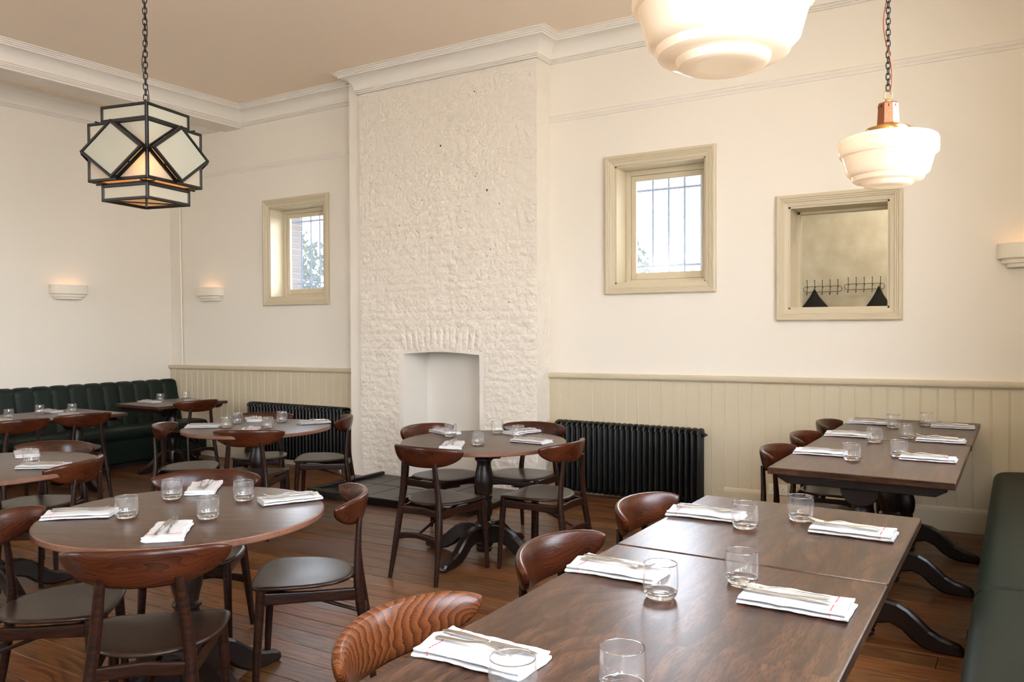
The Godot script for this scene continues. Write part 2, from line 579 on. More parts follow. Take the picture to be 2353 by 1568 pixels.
	struct("trim_2", st, M.cornice, "coved plaster cornice stepping around the chimney breast", "cornice")
	st = mb()
	moulding(st, [Vector3(XL, y, ZF), Vector3(XL, y, ZB), Vector3(-8.25, y, ZB), Vector3(-8.25, y, ZF)], Vector3.UP, pr)
	struct("trim_3", st, M.cornice, "plaster cornice between the left wall and the ceiling beam", "cornice")
	# picture rails
	var rail := [Vector2(0, -0.03), Vector2(0.010, -0.03), Vector2(0.014, -0.018), Vector2(0.012, -0.010), Vector2(0.022, 0.0), Vector2(0.026, 0.014), Vector2(0.018, 0.024), Vector2(0.0, 0.03)]
	st = mb()
	moulding(st, [Vector3(XL, 3.375, ZB), Vector3(-6.0, 3.385, ZB)], Vector3.UP, rail)
	struct("trim_4", st, M.cornice, "thin picture rail left of the chimney breast", "picture rail")
	st = mb()
	moulding(st, [Vector3(BREAST_R, 3.39, ZB), Vector3(XR, 3.40, ZB)], Vector3.UP, rail)
	struct("trim_5", st, M.cornice, "thin picture rail right of the chimney breast", "picture rail")
	chimney()
	panelling("wall_panelling", XL, -6.0, "sage tongue and groove panelling left of the chimney breast")
	panelling("wall_panelling", BREAST_R, XR, "sage tongue and groove panelling right of the chimney breast")
	# skirting boards
	for s in [[-8.55, -6.0, "skirting board under the panelling at left", "baseboard_left"], [-2.05, XR, "sage skirting board under the panelling at right", "baseboard_back"]]:
		st = mb()
		var ya: float = fy(s[0])
		var yb: float = fy(s[1])
		moulding(st, [Vector3(s[0], ya, ZB + 0.022), Vector3(s[1], yb, ZB + 0.022)], Vector3.UP, [Vector2(0, -0.01), Vector2(0.024, -0.01), Vector2(0.024, 0.145), Vector2(0.020, 0.150), Vector2(0.020, 0.158), Vector2(0.010, 0.170), Vector2(0, 0.175)])
		struct(s[3], st, M.sage, s[2], "skirting")
	window(1, HOLES[0], -0.20, "small sash window in a sage frame left of the chimney breast", [-7.35, -7.196, -7.05, -6.90, -6.75], [2.753, 2.009])
	window(2, HOLES[1], -0.20, "small sash window in a sage frame right of the chimney breast", [-2.998, -2.84, -2.687, -2.538, -2.385], [2.715, 2.021])
	hatch()
	outside()

func sash_unseen(at: Vector3, w: float, h: float, turn: float) -> void:
	var o := Node3D.new()
	o.name = "window_%d" % (3 + unseen)
	unseen += 1
	add_child(o, true)
	o.position = at
	o.rotation.y = turn
	tag(o, "tall daylight window outside the picture", "window", "tall street windows", "structure")
	var st := mb()
	for s in [-1.0, 1.0]:
		box(st, Vector3(0.07, h, 0.07), Vector3(s * (w / 2 - 0.035), 0, 0), 0.005)
		box(st, Vector3(w, 0.08, 0.07), Vector3(0, s * (h / 2 - 0.04), 0), 0.005)
	box(st, Vector3(w, 0.06, 0.07), Vector3.ZERO, 0.005)
	box(st, Vector3(0.035, h, 0.05), Vector3.ZERO, 0.005)
	obj("sash", st, M.sage, o)
	st = mb()
	box(st, Vector3(w - 0.1, h - 0.12, 0.004))
	obj("pane", st, M.clear_pane, o)

func architrave(st: SurfaceTool, h: Array, z: float) -> void:
	var p := [Vector2(0.090, 0.0), Vector2(0.090, 0.030), Vector2(0.082, 0.036), Vector2(0.066, 0.036), Vector2(0.060, 0.028), Vector2(0.052, 0.030), Vector2(0.045, 0.023), Vector2(0.038, 0.025), Vector2(0.030, 0.017), Vector2(0.008, 0.013), Vector2(0.0, 0.010), Vector2(0.0, -0.004)]
	moulding(st, [Vector3(h[0], h[1], z), Vector3(h[2], h[1], z), Vector3(h[2], h[3], z), Vector3(h[0], h[3], z)], Vector3.BACK, p, true)

func reveal(st: SurfaceTool, h: Array, z0: float, z1: float, th: float) -> void:
	span(st, Vector3(h[0], h[1], z0), Vector3(h[0] + th, h[3], z1))
	span(st, Vector3(h[2] - th, h[1], z0), Vector3(h[2], h[3], z1))
	span(st, Vector3(h[0], h[3] - th, z0), Vector3(h[2], h[3], z1))
	span(st, Vector3(h[0], h[1], z0), Vector3(h[2], h[1] + th, z1))

func window(k: int, h: Array, back: float, label: String, bars: Array, levels: Array) -> void:
	var st := mb()
	architrave(st, h, ZB)
	var o := struct("window_%d" % k, st, M.sage, label, "window")
	st = mb()
	reveal(st, h, ZB - 0.33, ZB - 0.001, 0.014)
	obj("reveal", st, M.sage, o)
	# box frame, then the sash with its pane
	var zf := ZB + back
	st = mb()
	var f := [h[0] + 0.014, h[1] + 0.014, h[2] - 0.014, h[3] - 0.014]
	var w := 0.045
	for e in [[f[0], f[1], f[0] + w, f[3]], [f[2] - w, f[1], f[2], f[3]], [f[0] + w, f[3] - w, f[2] - w, f[3]], [f[0] + w, f[1], f[2] - w, f[1] + 0.03]]:
		span(st, Vector3(e[0], e[1], zf - 0.05), Vector3(e[2], e[3], zf), 0.003)
	obj("frame", st, M.sage, o)
	st = mb()
	var s := [f[0] + w + 0.002, f[1] + 0.032, f[2] - w - 0.002, f[3] - w - 0.002]
	var sw := 0.048
	for e in [[s[0], s[1], s[0] + sw, s[3]], [s[2] - sw, s[1], s[2], s[3]], [s[0] + sw, s[3] - sw, s[2] - sw, s[3]], [s[0] + sw, s[1], s[2] - sw, s[1] + 0.062]]:
		span(st, Vector3(e[0], e[1], zf - 0.045), Vector3(e[2], e[3], zf - 0.012), 0.004)
	var sash := obj("sash", st, M.sage, o)
	st = mb()
	box(st, Vector3(s[2] - s[0] - 2 * sw + 0.01, s[3] - s[1] - sw - 0.05, 0.004), Vector3((s[0] + s[2]) / 2, (s[1] + 0.062 + s[3] - sw) / 2, zf - 0.03))
	obj("pane", st, M.pane, sash)
	# iron bars outside
	for x in bars:
		st = mb()
		box(st, Vector3(0.018, h[3] - h[1] + 0.04, 0.010), Vector3(x, (h[1] + h[3]) / 2, ZB - 0.385), 0.001)
		obj("bar", st, M.bar, o)
	for yy in levels:
		st = mb()
		box(st, Vector3(h[2] - h[0] + 0.1, 0.022, 0.008), Vector3((h[0] + h[2]) / 2, yy, ZB - 0.38), 0.002)
		obj("crossbar", st, M.bar, o)

func panelling(called: String, x0: float, x1: float, label: String) -> void:
	# backing board, dado rail and tongue and groove boards with a bead at each joint
	var rail_y := func(x: float) -> float: return 1.073 + 0.0077 * x
	var st := mb()
	span(st, Vector3(x0, -0.3, ZB), Vector3(x1, 0.96, ZB + 0.006))
	var o := struct(called, st, M.sage, label, "panelling")
	st = mb()
	var p := [Vector2(0, -0.055), Vector2(0.026, -0.055), Vector2(0.030, -0.048), Vector2(0.044, -0.040), Vector2(0.050, -0.025), Vector2(0.048, -0.008), Vector2(0.036, 0.0), Vector2(0, 0.002)]
	moulding(st, [Vector3(x0, rail_y.call(x0), ZB), Vector3(x1, rail_y.call(x1), ZB)], Vector3.UP, p)
	obj("dado_rail", st, M.sage, o)
	var n := int(round((x1 - x0) / 0.11))
	var w := (x1 - x0) / n
	var board := []
	# section seen from above, x along the wall, y towards the room
	var sec := [Vector2(0.0, 0.004), Vector2(0.0, 0.0158), Vector2(0.003, 0.018), Vector2(w - 0.0135, 0.018), Vector2(w - 0.0120, 0.0160), Vector2(w - 0.0105, 0.0178), Vector2(w - 0.0080, 0.0198), Vector2(w - 0.0050, 0.0198), Vector2(w - 0.0025, 0.0178), Vector2(w, 0.0158), Vector2(w, 0.004)]
	sec.reverse()
	for i in n:
		var x := x0 + i * w
		var lo := fy(x) - 0.01
		var hi: float = rail_y.call(x) - 0.03
		st = mb()
		# poly x -> world x, poly y -> world z, depth -> down
		_board(st, sec, hi - lo)
		obj("panel_board", st, M.sage, o, Vector3(x, lo, ZB + 0.001))

func _board(st: SurfaceTool, sec: Array, height: float) -> void:
	var k := sec.size()
	st.set_smooth_group(-1)
	for i in k - 1:
		var p: Vector2 = sec[k - 1 - i]
		var q: Vector2 = sec[k - 2 - i]
		quad(st, Vector3(p.x, 0, p.y), Vector3(q.x, 0, q.y), Vector3(q.x, height, q.y), Vector3(p.x, height, p.y))

func chimney() -> void:
	var st := mb()
	var zb := ZC - 0.006
	var put_front := func(u0, v0, u1, v1): span(st, Vector3(u0, v0, ZB - 0.3), Vector3(u1, v1, zb))
	slab_with_holes(st, [BREAST_L, FIRE[0], FIRE[2], BREAST_R], [-0.3, FIRE[3], CEIL], [FIRE], put_front)
	# smooth boxing at the left and the plastered recess
	var o := struct("wall_chimney_breast", st, M.brick, "chimney breast of thickly painted cream brick with a small recess", "chimney breast")
	st = mb()
	span(st, Vector3(-6.0, -0.3, ZB), Vector3(BREAST_L + 0.001, CEIL - 0.001, ZC - 0.03))
	obj("boxing", st, M.wall, o)
	st = mb()
	# plaster lining of the recess: splayed cheeks, back, a shallow arched head
	var poly := [Vector2(FIRE[0] + 0.0, ZC - 0.004), Vector2(FIRE[0] + 0.06, ZC - 0.004), Vector2(FIRE[0] + 0.09, ZB - 0.10), Vector2(FIRE[0] + 0.16, ZB - 0.17), Vector2(FIRE[2] - 0.16, ZB - 0.17), Vector2(FIRE[2] - 0.09, ZB - 0.10), Vector2(FIRE[2] - 0.05, ZC - 0.004), Vector2(FIRE[2], ZC - 0.004)]
	for i in poly.size() - 1:
		st.set_smooth_group(1 if i in [2, 3, 4] else -1)
		var p: Vector2 = poly[i]
		var q: Vector2 = poly[i + 1]
		quad(st, Vector3(p.x, -0.2, p.y), Vector3(q.x, -0.2, q.y), Vector3(q.x, FIRE[3], q.y), Vector3(p.x, FIRE[3], p.y))
	span(st, Vector3(FIRE[0], -0.2, ZB - 0.30), Vector3(FIRE[2], FIRE[3] + 0.02, ZB - 0.19))
	obj("recess_lining", st, M.cornice, o)
	st = mb()
	var head := []
	for i in 13:
		var u := i / 12.0
		head.append(Vector2(lerpf(FIRE[0], FIRE[2], u), FIRE[3] - 0.035 + 0.028 * sin(u * PI)))
	head.append(Vector2(FIRE[2], FIRE[3] + 0.01))
	head.append(Vector2(FIRE[0], FIRE[3] + 0.01))
	prism(st, head, 0.24, Transform3D(Basis(), Vector3(0, 0, ZC - 0.25)), false)
	obj("recess_head", st, M.cornice, o)
	# bricks: pillowy painted faces a few millimetres proud, in eight shapes
	rng.seed = 77
	var faces := []
	for k in 10: faces.append(brick_face(k, 0.215, 0.065))
	var soldier := []
	for k in 4: soldier.append(brick_face(50 + k, 0.066, 0.20))
	var rest := mb()
	var count := 0
	for c in 57:
		var y := -0.05 + c * 0.0725
		if y > CEIL - 0.24: break
		var x := BREAST_L + (0.0 if c % 2 == 0 else -0.1125)
		while x < BREAST_R - 0.02:
			var a := maxf(x, BREAST_L)
			var b := minf(x + 0.2255, BREAST_R)
			x += 0.2255
			if b - a < 0.05: continue
			var clear := true
			if y + 0.07 > -0.2 and y < FIRE[3] - 0.03 and b > FIRE[0] + 0.0 and a < FIRE[2]:
				if a >= FIRE[0] - 0.03 and b <= FIRE[2] + 0.03: continue
				if a < FIRE[0]: b = FIRE[0]
				else: a = FIRE[2]
				if b - a < 0.04: continue
			if y + 0.06 > FIRE[3] and y < FIRE[3] + 0.20 and b > FIRE[0] + 0.04 and a < FIRE[2] - 0.04:
				if a >= FIRE[0] and b <= FIRE[2]: continue
				if a < FIRE[0]: b = FIRE[0] + 0.0
				else: a = FIRE[2]
				if b - a < 0.04: continue
			var me: ArrayMesh = faces[rng.randi() % faces.size()]
			var t := Transform3D(Basis.from_scale(Vector3((b - a - 0.008) / 0.215, 1.0, 1.0)).rotated(Vector3.BACK, rng.randf_range(-0.008, 0.008)), Vector3((a + b) / 2, y + 0.036, zb + rng.randf_range(-0.0022, 0.0018)))
			if y > 0.10 and y < 2.30 and count < 284:
				var p := put("brick", me, M.brick, o)
				p.transform = t
				count += 1
			else: rest.append_from(me, 0, t)
	for k in 13:
		var p := put("brick", soldier[k % 4], M.brick, o)
		var u := (k + 0.5) / 13.0
		p.transform = Transform3D(Basis(Vector3.BACK, (0.5 - u) * 0.32) * Basis.from_scale(Vector3(1, 1, 1.9)), Vector3(lerpf(FIRE[0] + 0.02, FIRE[2] - 0.02, u), FIRE[3] + 0.112 + 0.016 * sin(u * PI), zb + rng.randf_range(0, 0.006)))
	var far := put("brick_courses", rest.commit(), M.brick, o)
	tag(far, "", "", "", "stuff")
	# nail holes and missing paint
	st = mb()
	for h in [[-4.778, 3.237, 1.0], [-4.237, 2.756, 1.0], [-5.007, 2.73, 0.5], [-4.369, 2.9, 0.5], [-4.374, 3.70, 0.6], [-4.452, 3.342, 0.4], [-4.9, 2.35, 0.5], [-4.2, 2.2, 0.45], [-4.1, 2.62, 0.5], [-5.3, 2.5, 0.4], [-4.6, 1.9, 0.4], [-4.0, 1.7, 0.5]]:
		lathe(st, [Vector2(0.0075 * h[2], 0), Vector2(0.006 * h[2], 0.006), Vector2(0, 0.0065)], 9, Transform3D(Basis(Vector3(0.8, 0.2, 0), Vector3(0, 0, 1), Vector3(0, -1.6, 0)), Vector3(h[0], h[1], zb + 0.004)))
	var pits := obj("nail_holes", st, M.pit, o)
	tag(pits, "dark nail holes in the paint", "", "", "stuff")
	# hearth
	st = mb()
	span(st, Vector3(-5.52, -0.35, ZC), Vector3(-3.74, -0.045, -5.34), 0.004)
	var h := obj("hearth", st, M.slate)
	tag(h, "low black slate hearth with a raised kerb before the chimney breast", "hearth", "", "structure")
	for i in 6:
		for j in 2:
			st = mb()
			box(st, Vector3(0.285, 0.014, 0.43), Vector3(-5.36 + i * 0.29, -0.037, -6.11 + j * 0.44), 0.003)
			obj("slate_tile", st, M.slate, h)
	for e in [[Vector3(-5.54, -0.12, -5.36), Vector3(-3.72, 0.0, -5.29)], [Vector3(-5.54, -0.12, ZC + 0.02), Vector3(-5.49, 0.0, -5.36)], [Vector3(-3.77, -0.12, ZC + 0.02), Vector3(-3.72, 0.0, -5.36)]]:
		st = mb()
		span(st, e[0], e[1], 0.008)
		obj("kerb", st, M.slate, h)

func brick_face(k: int, w: float, h: float) -> ArrayMesh:
	var r := RandomNumberGenerator.new()
	r.seed = 300 + k
	var n := noise(500 + k, 14.0, 2)
	var st := mb()
	var nx := 6 if w > h else 4
	var ny := 4 if w > h else 6
	var g := []
	for i in nx + 1:
		var col := []
		for j in ny + 1:
			var u := i * 2.0 / nx - 1.0
			var v := j * 2.0 / ny - 1.0
			var edge := maxf(absf(u), absf(v)) > 0.99
			var z := -0.0007 if edge else 0.0018 + 0.0028 * n.get_noise_2d(u, v * 0.6)
			# the rows next to the edge sit close to it, so that the face rolls over
			var uu := signf(u) * pow(absf(u), 0.62)
			var vv := signf(v) * pow(absf(v), 0.62)
			col.append(Vector3(uu * w / 2 + (r.randf_range(-0.006, 0.005) if edge else 0.0), vv * h / 2 + (r.randf_range(-0.005, 0.004) if edge else 0.0), z))
		g.append(col)
	st.set_smooth_group(1)
	for i in nx:
		for j in ny: quad(st, g[i][j], g[i + 1][j], g[i + 1][j + 1], g[i][j + 1])
	return mesh_of(st)

func hatch() -> void:
	var h: Array = HOLES[2]
	var st := mb()
	architrave(st, h, ZB)
	var o := struct("trim_6", st, M.sage, "sage framed hatch in the wall open to the cloakroom", "hatch")
	st = mb()
	reveal(st, h, ZB - 0.33, ZB - 0.001, 0.014)
	obj("reveal", st, M.sage, o)
	st = mb()
	reveal(st, [h[0] + 0.014, h[1] + 0.0, h[2] - 0.014, h[3] - 0.014], ZB - 0.33, ZB - 0.25, 0.018)
	obj("stop", st, M.sage, o)
	st = mb()
	span(st, Vector3(h[0] + 0.014, 2.14, ZB - 0.20), Vector3(h[0] + 0.020, 2.26, ZB - 0.165), 0.002)
	obj("hinge", st, M.sage, o)
	# the cloakroom beyond
	st = mb()
	span(st, Vector3(-2.0, -0.5, -8.2), Vector3(1.2, 3.2, -7.9))
	span(st, Vector3(-2.1, -0.5, -8.2), Vector3(-1.86, 3.2, ZB - 0.34))
	span(st, Vector3(0.95, -0.5, -8.2), Vector3(1.2, 3.2, ZB - 0.34))
	span(st, Vector3(-2.1, 3.0, -8.2), Vector3(1.2, 3.2, ZB - 0.34))
	struct("wall_cloakroom", st, M.hatch_wall, "mottled beige plaster wall seen through the hatch", "wall")
	# ceiling light of the cloakroom, above what the hatch shows
	var lamp := thing("ceiling_light", "round ceiling light in the cloakroom behind the hatch", "light", Vector3(-0.6, 2.9, -7.25))
	st = mb()
	lathe(st, [Vector2(0, -0.06), Vector2(0.08, -0.055), Vector2(0.14, -0.03), Vector2(0.16, 0.0), Vector2(0.16, 0.09)], 24)
	obj("lamp_shade", st, M.soft_bulb, lamp)
	var l := OmniLight3D.new()
	l.name = "glow"
	l.light_color = Color(1.0, 0.98, 0.94)
	l.light_energy = 0.65
	l.light_size = 0.12
	l.omni_range = 8.0
	l.omni_attenuation = 2.0
	l.shadow_enabled = true
	l.position = Vector3(0, -0.12, 0)
	lamp.add_child(l)
	# hook racks and coats
	var zw := -7.9
	hook_rack(Vector3(-1.537, 1.808, zw), 0.335, "wire coat rack of five hooks, left one seen through the hatch")
	hook_rack(Vector3(-1.180, 1.822, zw), 0.335, "wire coat rack of five hooks, right one seen through the hatch")
	coat(Vector3(-1.603, 1.80, zw), 0.112, 1.0, "dark coat hanging from the left wire rack behind the hatch")
	coat(Vector3(-1.055, 1.815, zw), 0.085, -1.0, "dark coat hanging from the right wire rack behind the hatch")

func hook_rack(at: Vector3, w: float, label: String) -> void:
	var o := thing("hook_rack", label, "coat rack", at, 0.0, "coat racks in the cloakroom")
	var st := mb()
	var pts := []
	var r := 0.026
	for k in 24:
		var a := TAU * k / 24.0
		pts.append(Vector3(cos(a) * r + signf(cos(a)) * (w / 2 - r), sin(a) * r, 0.035))
	tube(st, pts, [0.0025], [], 6, Vector3.BACK, false, true)
	obj("loop", st, M.wire, o)
	for k in 5:
		var x := (k - 2) * w * 0.2
		st = mb()
		tube(st, [Vector3(x, -0.028, 0.035), Vector3(x, -0.05, 0.045), Vector3(x, -0.052, 0.062), Vector3(x, -0.04, 0.068)], [0.0026], [], 6)
		tube(st, [Vector3(x, -0.03, 0.035), Vector3(x, 0.02, 0.037), Vector3(x + 0.004, 0.055, 0.055), Vector3(x + 0.006, 0.078, 0.075)], [0.0026], [], 6, Vector3.BACK)
		tube(st, [Vector3(x, 0.02, 0.036), Vector3(x, 0.018, 0.0)], [0.004], [], 6)
		lathe(st, [Vector2(0, -0.006), Vector2(0.006, 0), Vector2(0, 0.006)], 8, Transform3D(Basis(), Vector3(x + 0.006, 0.08, 0.076)))
		obj("hook", st, M.wire, o)

func coat(at: Vector3, w: float, lean: float, label: String) -> void:
	var n := noise(int(w * 1000), 5.0, 2)
	var rings := []
	for k in 15:
		var t := k / 14.0
		var y := -0.85 * t
		var ww := 0.008 + minf(w * 0.7 * pow(t / 0.141, 1.25), w * 1.5)
		var r := []
		for j in 20:
			var a := TAU * j / 20.0
			var f := 1.0 + 0.35 * n.get_noise_2d(a * 0.8, t * 1.2) * t + 0.12 * sin(a * 5.0 + t * 3.0) * t
			r.append(Vector3(cos(a) * ww * f + lean * 0.10 * t * w * 2.0, y, 0.055 + sin(a) * minf(ww * 0.45, 0.05) * f))
		rings.append(r)
	var st := mb()
	loft(st, rings)
	var o := thing("coat", label, "coat", at, 0.0, "coats hanging in the cloakroom")
	obj("cloth", st, M.coat, o)
	st = mb()
	tube(st, [Vector3(-0.006, 0.0, 0.05), Vector3(0.0, 0.022, 0.052), Vector3(0.006, 0.0, 0.05)], [0.002], [], 6)
	obj("hanging_loop", st, M.coat, o)

func outside() -> void:
	var st := mb()
	span(st, Vector3(-40, -1.2, -60), Vector3(40, -0.6, -8.25))
	var g := obj("ground", st, M.ground)
	tag(g, "pale paved yard outside the windows", "ground", "", "structure")
	st = mb()
	span(st, Vector3(-22, -0.6, -13.4), Vector3(-2.4, 2.35, -13.1))
	var w := struct("wall_garden", st, M.outside_wall, "pale garden wall outside the left window", "wall")
	for c in 22:
		st = mb()
		span(st, Vector3(-21.9, 0.2 + c * 0.1, -13.098), Vector3(-2.5, 0.285 + c * 0.1, -13.08), 0.004)
		obj("course", st, M.outside_wall, w)
	# brick pier just outside the left window
	st = mb()
	span(st, Vector3(-8.02, -0.6, -7.36), Vector3(-7.76, 4.5, -6.96))
	var p := struct("wall_pier", st, M.outside_wall, "brick pier outside the left window", "pier")
	rng.seed = 5
	for c in 22:
		st = mb()
		box(st, Vector3(0.275, 0.066, 0.42), Vector3.ZERO, 0.006)
		obj("brick", st, M.outside_brick, p, Vector3(-7.89 + rng.randf_range(-0.004, 0.004), 1.6 + c * 0.076, -7.16))
	tree(Vector3(-12.3, -0.6, -10.9), 3.9, 1.3, 4000, 1, "leafy garden tree seen through the left window")
	tree(Vector3(-8.1, -0.6, -16.0), 4.2, 1.5, 2500, 2, "pale garden tree seen faintly through the middle window")

func tree(at: Vector3, height: float, spread: float, n: int, seed_: int, label: String) -> void:
	var o := thing("garden_tree", label, "tree", at)
	var st := mb()
	tube(st, [Vector3(0, 0, 0), Vector3(0.05, height * 0.4, 0.03), Vector3(-0.05, height * 0.8, 0)], [0.11, 0.08, 0.03], [], 8, Vector3.RIGHT)
	rng.seed = seed_
	for k in 9:
		var y := height * rng.randf_range(0.35, 0.75)
		var a := rng.randf() * TAU
		tube(st, [Vector3(0, y, 0), Vector3(cos(a) * spread * 0.4, y + 0.4, sin(a) * spread * 0.4), Vector3(cos(a) * spread * 0.8, y + 0.6, sin(a) * spread * 0.8)], [0.035, 0.02, 0.008], [], 6, Vector3.RIGHT)
	obj("trunk", st, M.bark, o)
	var leaf := mb()
	leaf.set_smooth_group(-1)
	quad(leaf, Vector3(0, 0, 0), Vector3(0.035, 0.045, 0.006), Vector3(0, 0.11, 0), Vector3(-0.035, 0.045, 0.006))
	var mm := MultiMesh.new()
	mm.transform_format = MultiMesh.TRANSFORM_3D
	mm.mesh = mesh_of(leaf)
	mm.instance_count = n
	for k in n:
		var d := Vector3(rng.randfn(), rng.randfn(), rng.randfn()).normalized() * pow(rng.randf(), 0.4)
		var b := Basis(Vector3(rng.randfn(), rng.randfn(), rng.randfn()).normalized(), rng.randf() * TAU).scaled(Vector3.ONE * rng.randf_range(0.9, 1.7))
		mm.set_instance_transform(k, Transform3D(b, Vector3(d.x * spread, height * 0.68 + d.y * height * 0.38, d.z * spread)))
	var c := MultiMeshInstance3D.new()
	c.multimesh = mm
	c.material_override = M.leaf
	c.name = "foliage"
	o.add_child(c, true)
	tag(c, "", "", "", "stuff")

# ------------------------------------------------------------------ furniture
func bez(p: Array, n: int) -> Array:
	var c := Curve3D.new()
	for i in p.size():
		var t: Vector3 = (p[mini(i + 1, p.size() - 1)] - p[maxi(i - 1, 0)]) / 6.0
		c.add_point(p[i], -t, t)
	var out := []
	for k in n + 1:
		var f := float(k) / n * (p.size() - 1)
		out.append(c.samplef(f))
	return out

func make_chair() -> Node3D:
	var o := Node3D.new()
	# backrest: a thick crescent bent round the sitter
	var st := mb()
	var rings := []
	var half := 0.83
	var rad := 0.352
	for k in 33:
		var s := sin((k / 32.0 - 0.5) * PI) * 0.995
		var a := s * half
		var n := Vector3(sin(a), 0, -cos(a))
		var c := Vector3(rad * sin(a), 0, -0.235 + rad * (1.0 - cos(a)))
		var h := 0.128 * pow(maxf(0.0, 1.0 - pow(absf(s), 2.5)), 0.52) + 0.002
		var top := 0.802 - 0.014 * s * s - 0.014 * pow(absf(s), 8.0)
		var yc := top - h / 2.0
		var th := (0.0178 - 0.0025 * s * s) * sqrt(maxf(0.02, 1.0 - pow(absf(s), 18.0)))
		var r := []
		for j in 20:
			var w := TAU * j / 20.0
			var ca := signf(cos(w)) * pow(absf(cos(w)), 0.75)
			var sa := signf(sin(w)) * pow(absf(sin(w)), 0.75)
			var y := yc + h / 2.0 * sa
			r.append(c + n * (th * ca + (y - 0.74) * 0.22) + Vector3(0, y, 0))
		rings.append(r)
	loft(st, rings, false, true, true)
	obj("backrest", st, M.crest[1], o)
	# seat: thin ply with tight front corners and a rounded back
	st = mb()
	var layers := []
	var outline := func(a: float, k: float) -> Vector3:
		var e := 0.52 if sin(a) > 0 else 0.86
		var x := signf(cos(a)) * pow(absf(cos(a)), e)
		var z := signf(sin(a)) * pow(absf(sin(a)), e)
		var wide := 0.222 * (1.0 + 0.06 * z) if z > 0 else 0.222 * (1.0 + 0.10 * z)
		return Vector3(x * wide * k, 0, (z * 0.208) * k + 0.012)
	var prof := [[0.0, 0.0085, 0.0], [0.35, 0.0085, 0.0], [0.7, 0.0085, 0.0], [0.9, 0.0085, 0.0], [0.975, 0.0075, 0.0], [1.0, 0.002, 0.0], [0.99, -0.006, 0.0], [0.94, -0.008, 0.0], [0.0, -0.008, 0.0]]
	var rr := []
	for q in prof:
		var r := []
		for j in 40:
			var a := TAU * j / 40.0
			var v: Vector3 = outline.call(a, q[0])
			var dish := 0.016 * (v.x / 0.22) * (v.x / 0.22) - 0.010 + (-0.012 if v.z > 0.14 else 0.0) * ((v.z - 0.14) / 0.08)
			r.append(Vector3(v.x, 0.452 + q[1] + dish * 0.6, v.z))
		rr.append(r)
	st.set_smooth_group(1)
	for i in rr.size() - 1:
		for j in 40:
			var j2 := (j + 1) % 40
			if i == 0: tri(st, rr[0][j], rr[1][j2], rr[1][j])
			elif i == rr.size() - 2: tri(st, rr[i][j], rr[i][j2], rr[i + 1][j])
			else: quad(st, rr[i][j], rr[i][j2], rr[i + 1][j2], rr[i + 1][j])
	obj("seat", st, M.seat, o)
	for s in [-1.0, 1.0]:
		st = mb()
		tube(st, [Vector3(s * 0.202, 0.0, 0.195), Vector3(s * 0.197, 0.15, 0.188), Vector3(s * 0.188, 0.36, 0.175), Vector3(s * 0.184, 0.447, 0.17)], [0.0125, 0.0155, 0.019, 0.019], [], 14, Vector3.RIGHT)
		obj("leg", st, M.chair, o)
	for s in [-1.0, 1.0]:
		st = mb()
		tube(st, bez([Vector3(s * 0.178, 0.0, -0.285), Vector3(s * 0.166, 0.2, -0.248), Vector3(s * 0.150, 0.42, -0.215), Vector3(s * 0.133, 0.56, -0.213), Vector3(s * 0.118, 0.705, -0.222)], 12), [0.0125, 0.0145, 0.016, 0.018, 0.0195, 0.020, 0.020, 0.020, 0.0195, 0.019, 0.018, 0.017, 0.016], [0.0125, 0.0145, 0.016, 0.018, 0.0195, 0.020, 0.019, 0.017, 0.015, 0.014, 0.013, 0.012, 0.011], 12, Vector3.BACK)
		obj("leg", st, M.chair, o)
		st = mb()
		bar(st, [Vector3(s * 0.184, 0.406, 0.17), Vector3(s * 0.170, 0.404, -0.02), Vector3(s * 0.152, 0.398, -0.215)], [0.010], [0.026, 0.022, 0.026])
		obj("side_rail", st, M.chair, o)
	st = mb()
	bar(st, [Vector3(-0.184, 0.405, 0.17), Vector3(-0.09, 0.411, 0.175), Vector3(0, 0.413, 0.177), Vector3(0.09, 0.411, 0.175), Vector3(0.184, 0.405, 0.17)], [0.010], [0.025, 0.019, 0.017, 0.019, 0.025])
	obj("front_rail", st, M.chair, o)
	st = mb()
	bar(st, [Vector3(-0.150, 0.405, -0.215), Vector3(0, 0.41, -0.205), Vector3(0.150, 0.405, -0.215)], [0.010], [0.022])
	obj("rear_rail", st, M.chair, o)
	st = mb()
	bar(st, [Vector3(-0.163, 0.245, -0.24), Vector3(-0.08, 0.262, -0.238), Vector3(0, 0.268, -0.238), Vector3(0.08, 0.262, -0.238), Vector3(0.163, 0.245, -0.24)], [0.010], [0.021, 0.018, 0.0165, 0.018, 0.021])
	obj("stretcher", st, M.chair, o)
	st = mb()
	tube(st, [Vector3(0, 0.268, -0.238), Vector3(0, 0.345, -0.02), Vector3(0, 0.39, 0.18)], [0.010, 0.012, 0.010], [0.008], 10)
	obj("center_rod", st, M.chair, o)
	return o

var chair0: Node3D
var chair_used := false

func chair(tip: Vector2, facing: float, label: String, group: String, crest := 1) -> void:
	# tip: midpoint between the backrest's ends; facing: direction the sitter looks, radians from +z towards +x
	var f := Vector2(sin(facing), cos(facing))
	var p := tip + f * 0.121
	var at := Vector3(p.x, fy(p.x), p.y)
	var c: Node3D
	if not chair_used:
		chair_used = true
		c = chair0
		c.name = numbered("dining_chair")
		add_child(c, true)
		c.position = at
		c.rotation.y = facing
	else:
		c = chair0.duplicate()
		c.name = numbered("dining_chair")
		add_child(c, true)
		c.position = at
		c.rotation.y = facing
	tag(c, label, "chair", group)
	c.get_node("backrest").material_override = M.crest[crest]

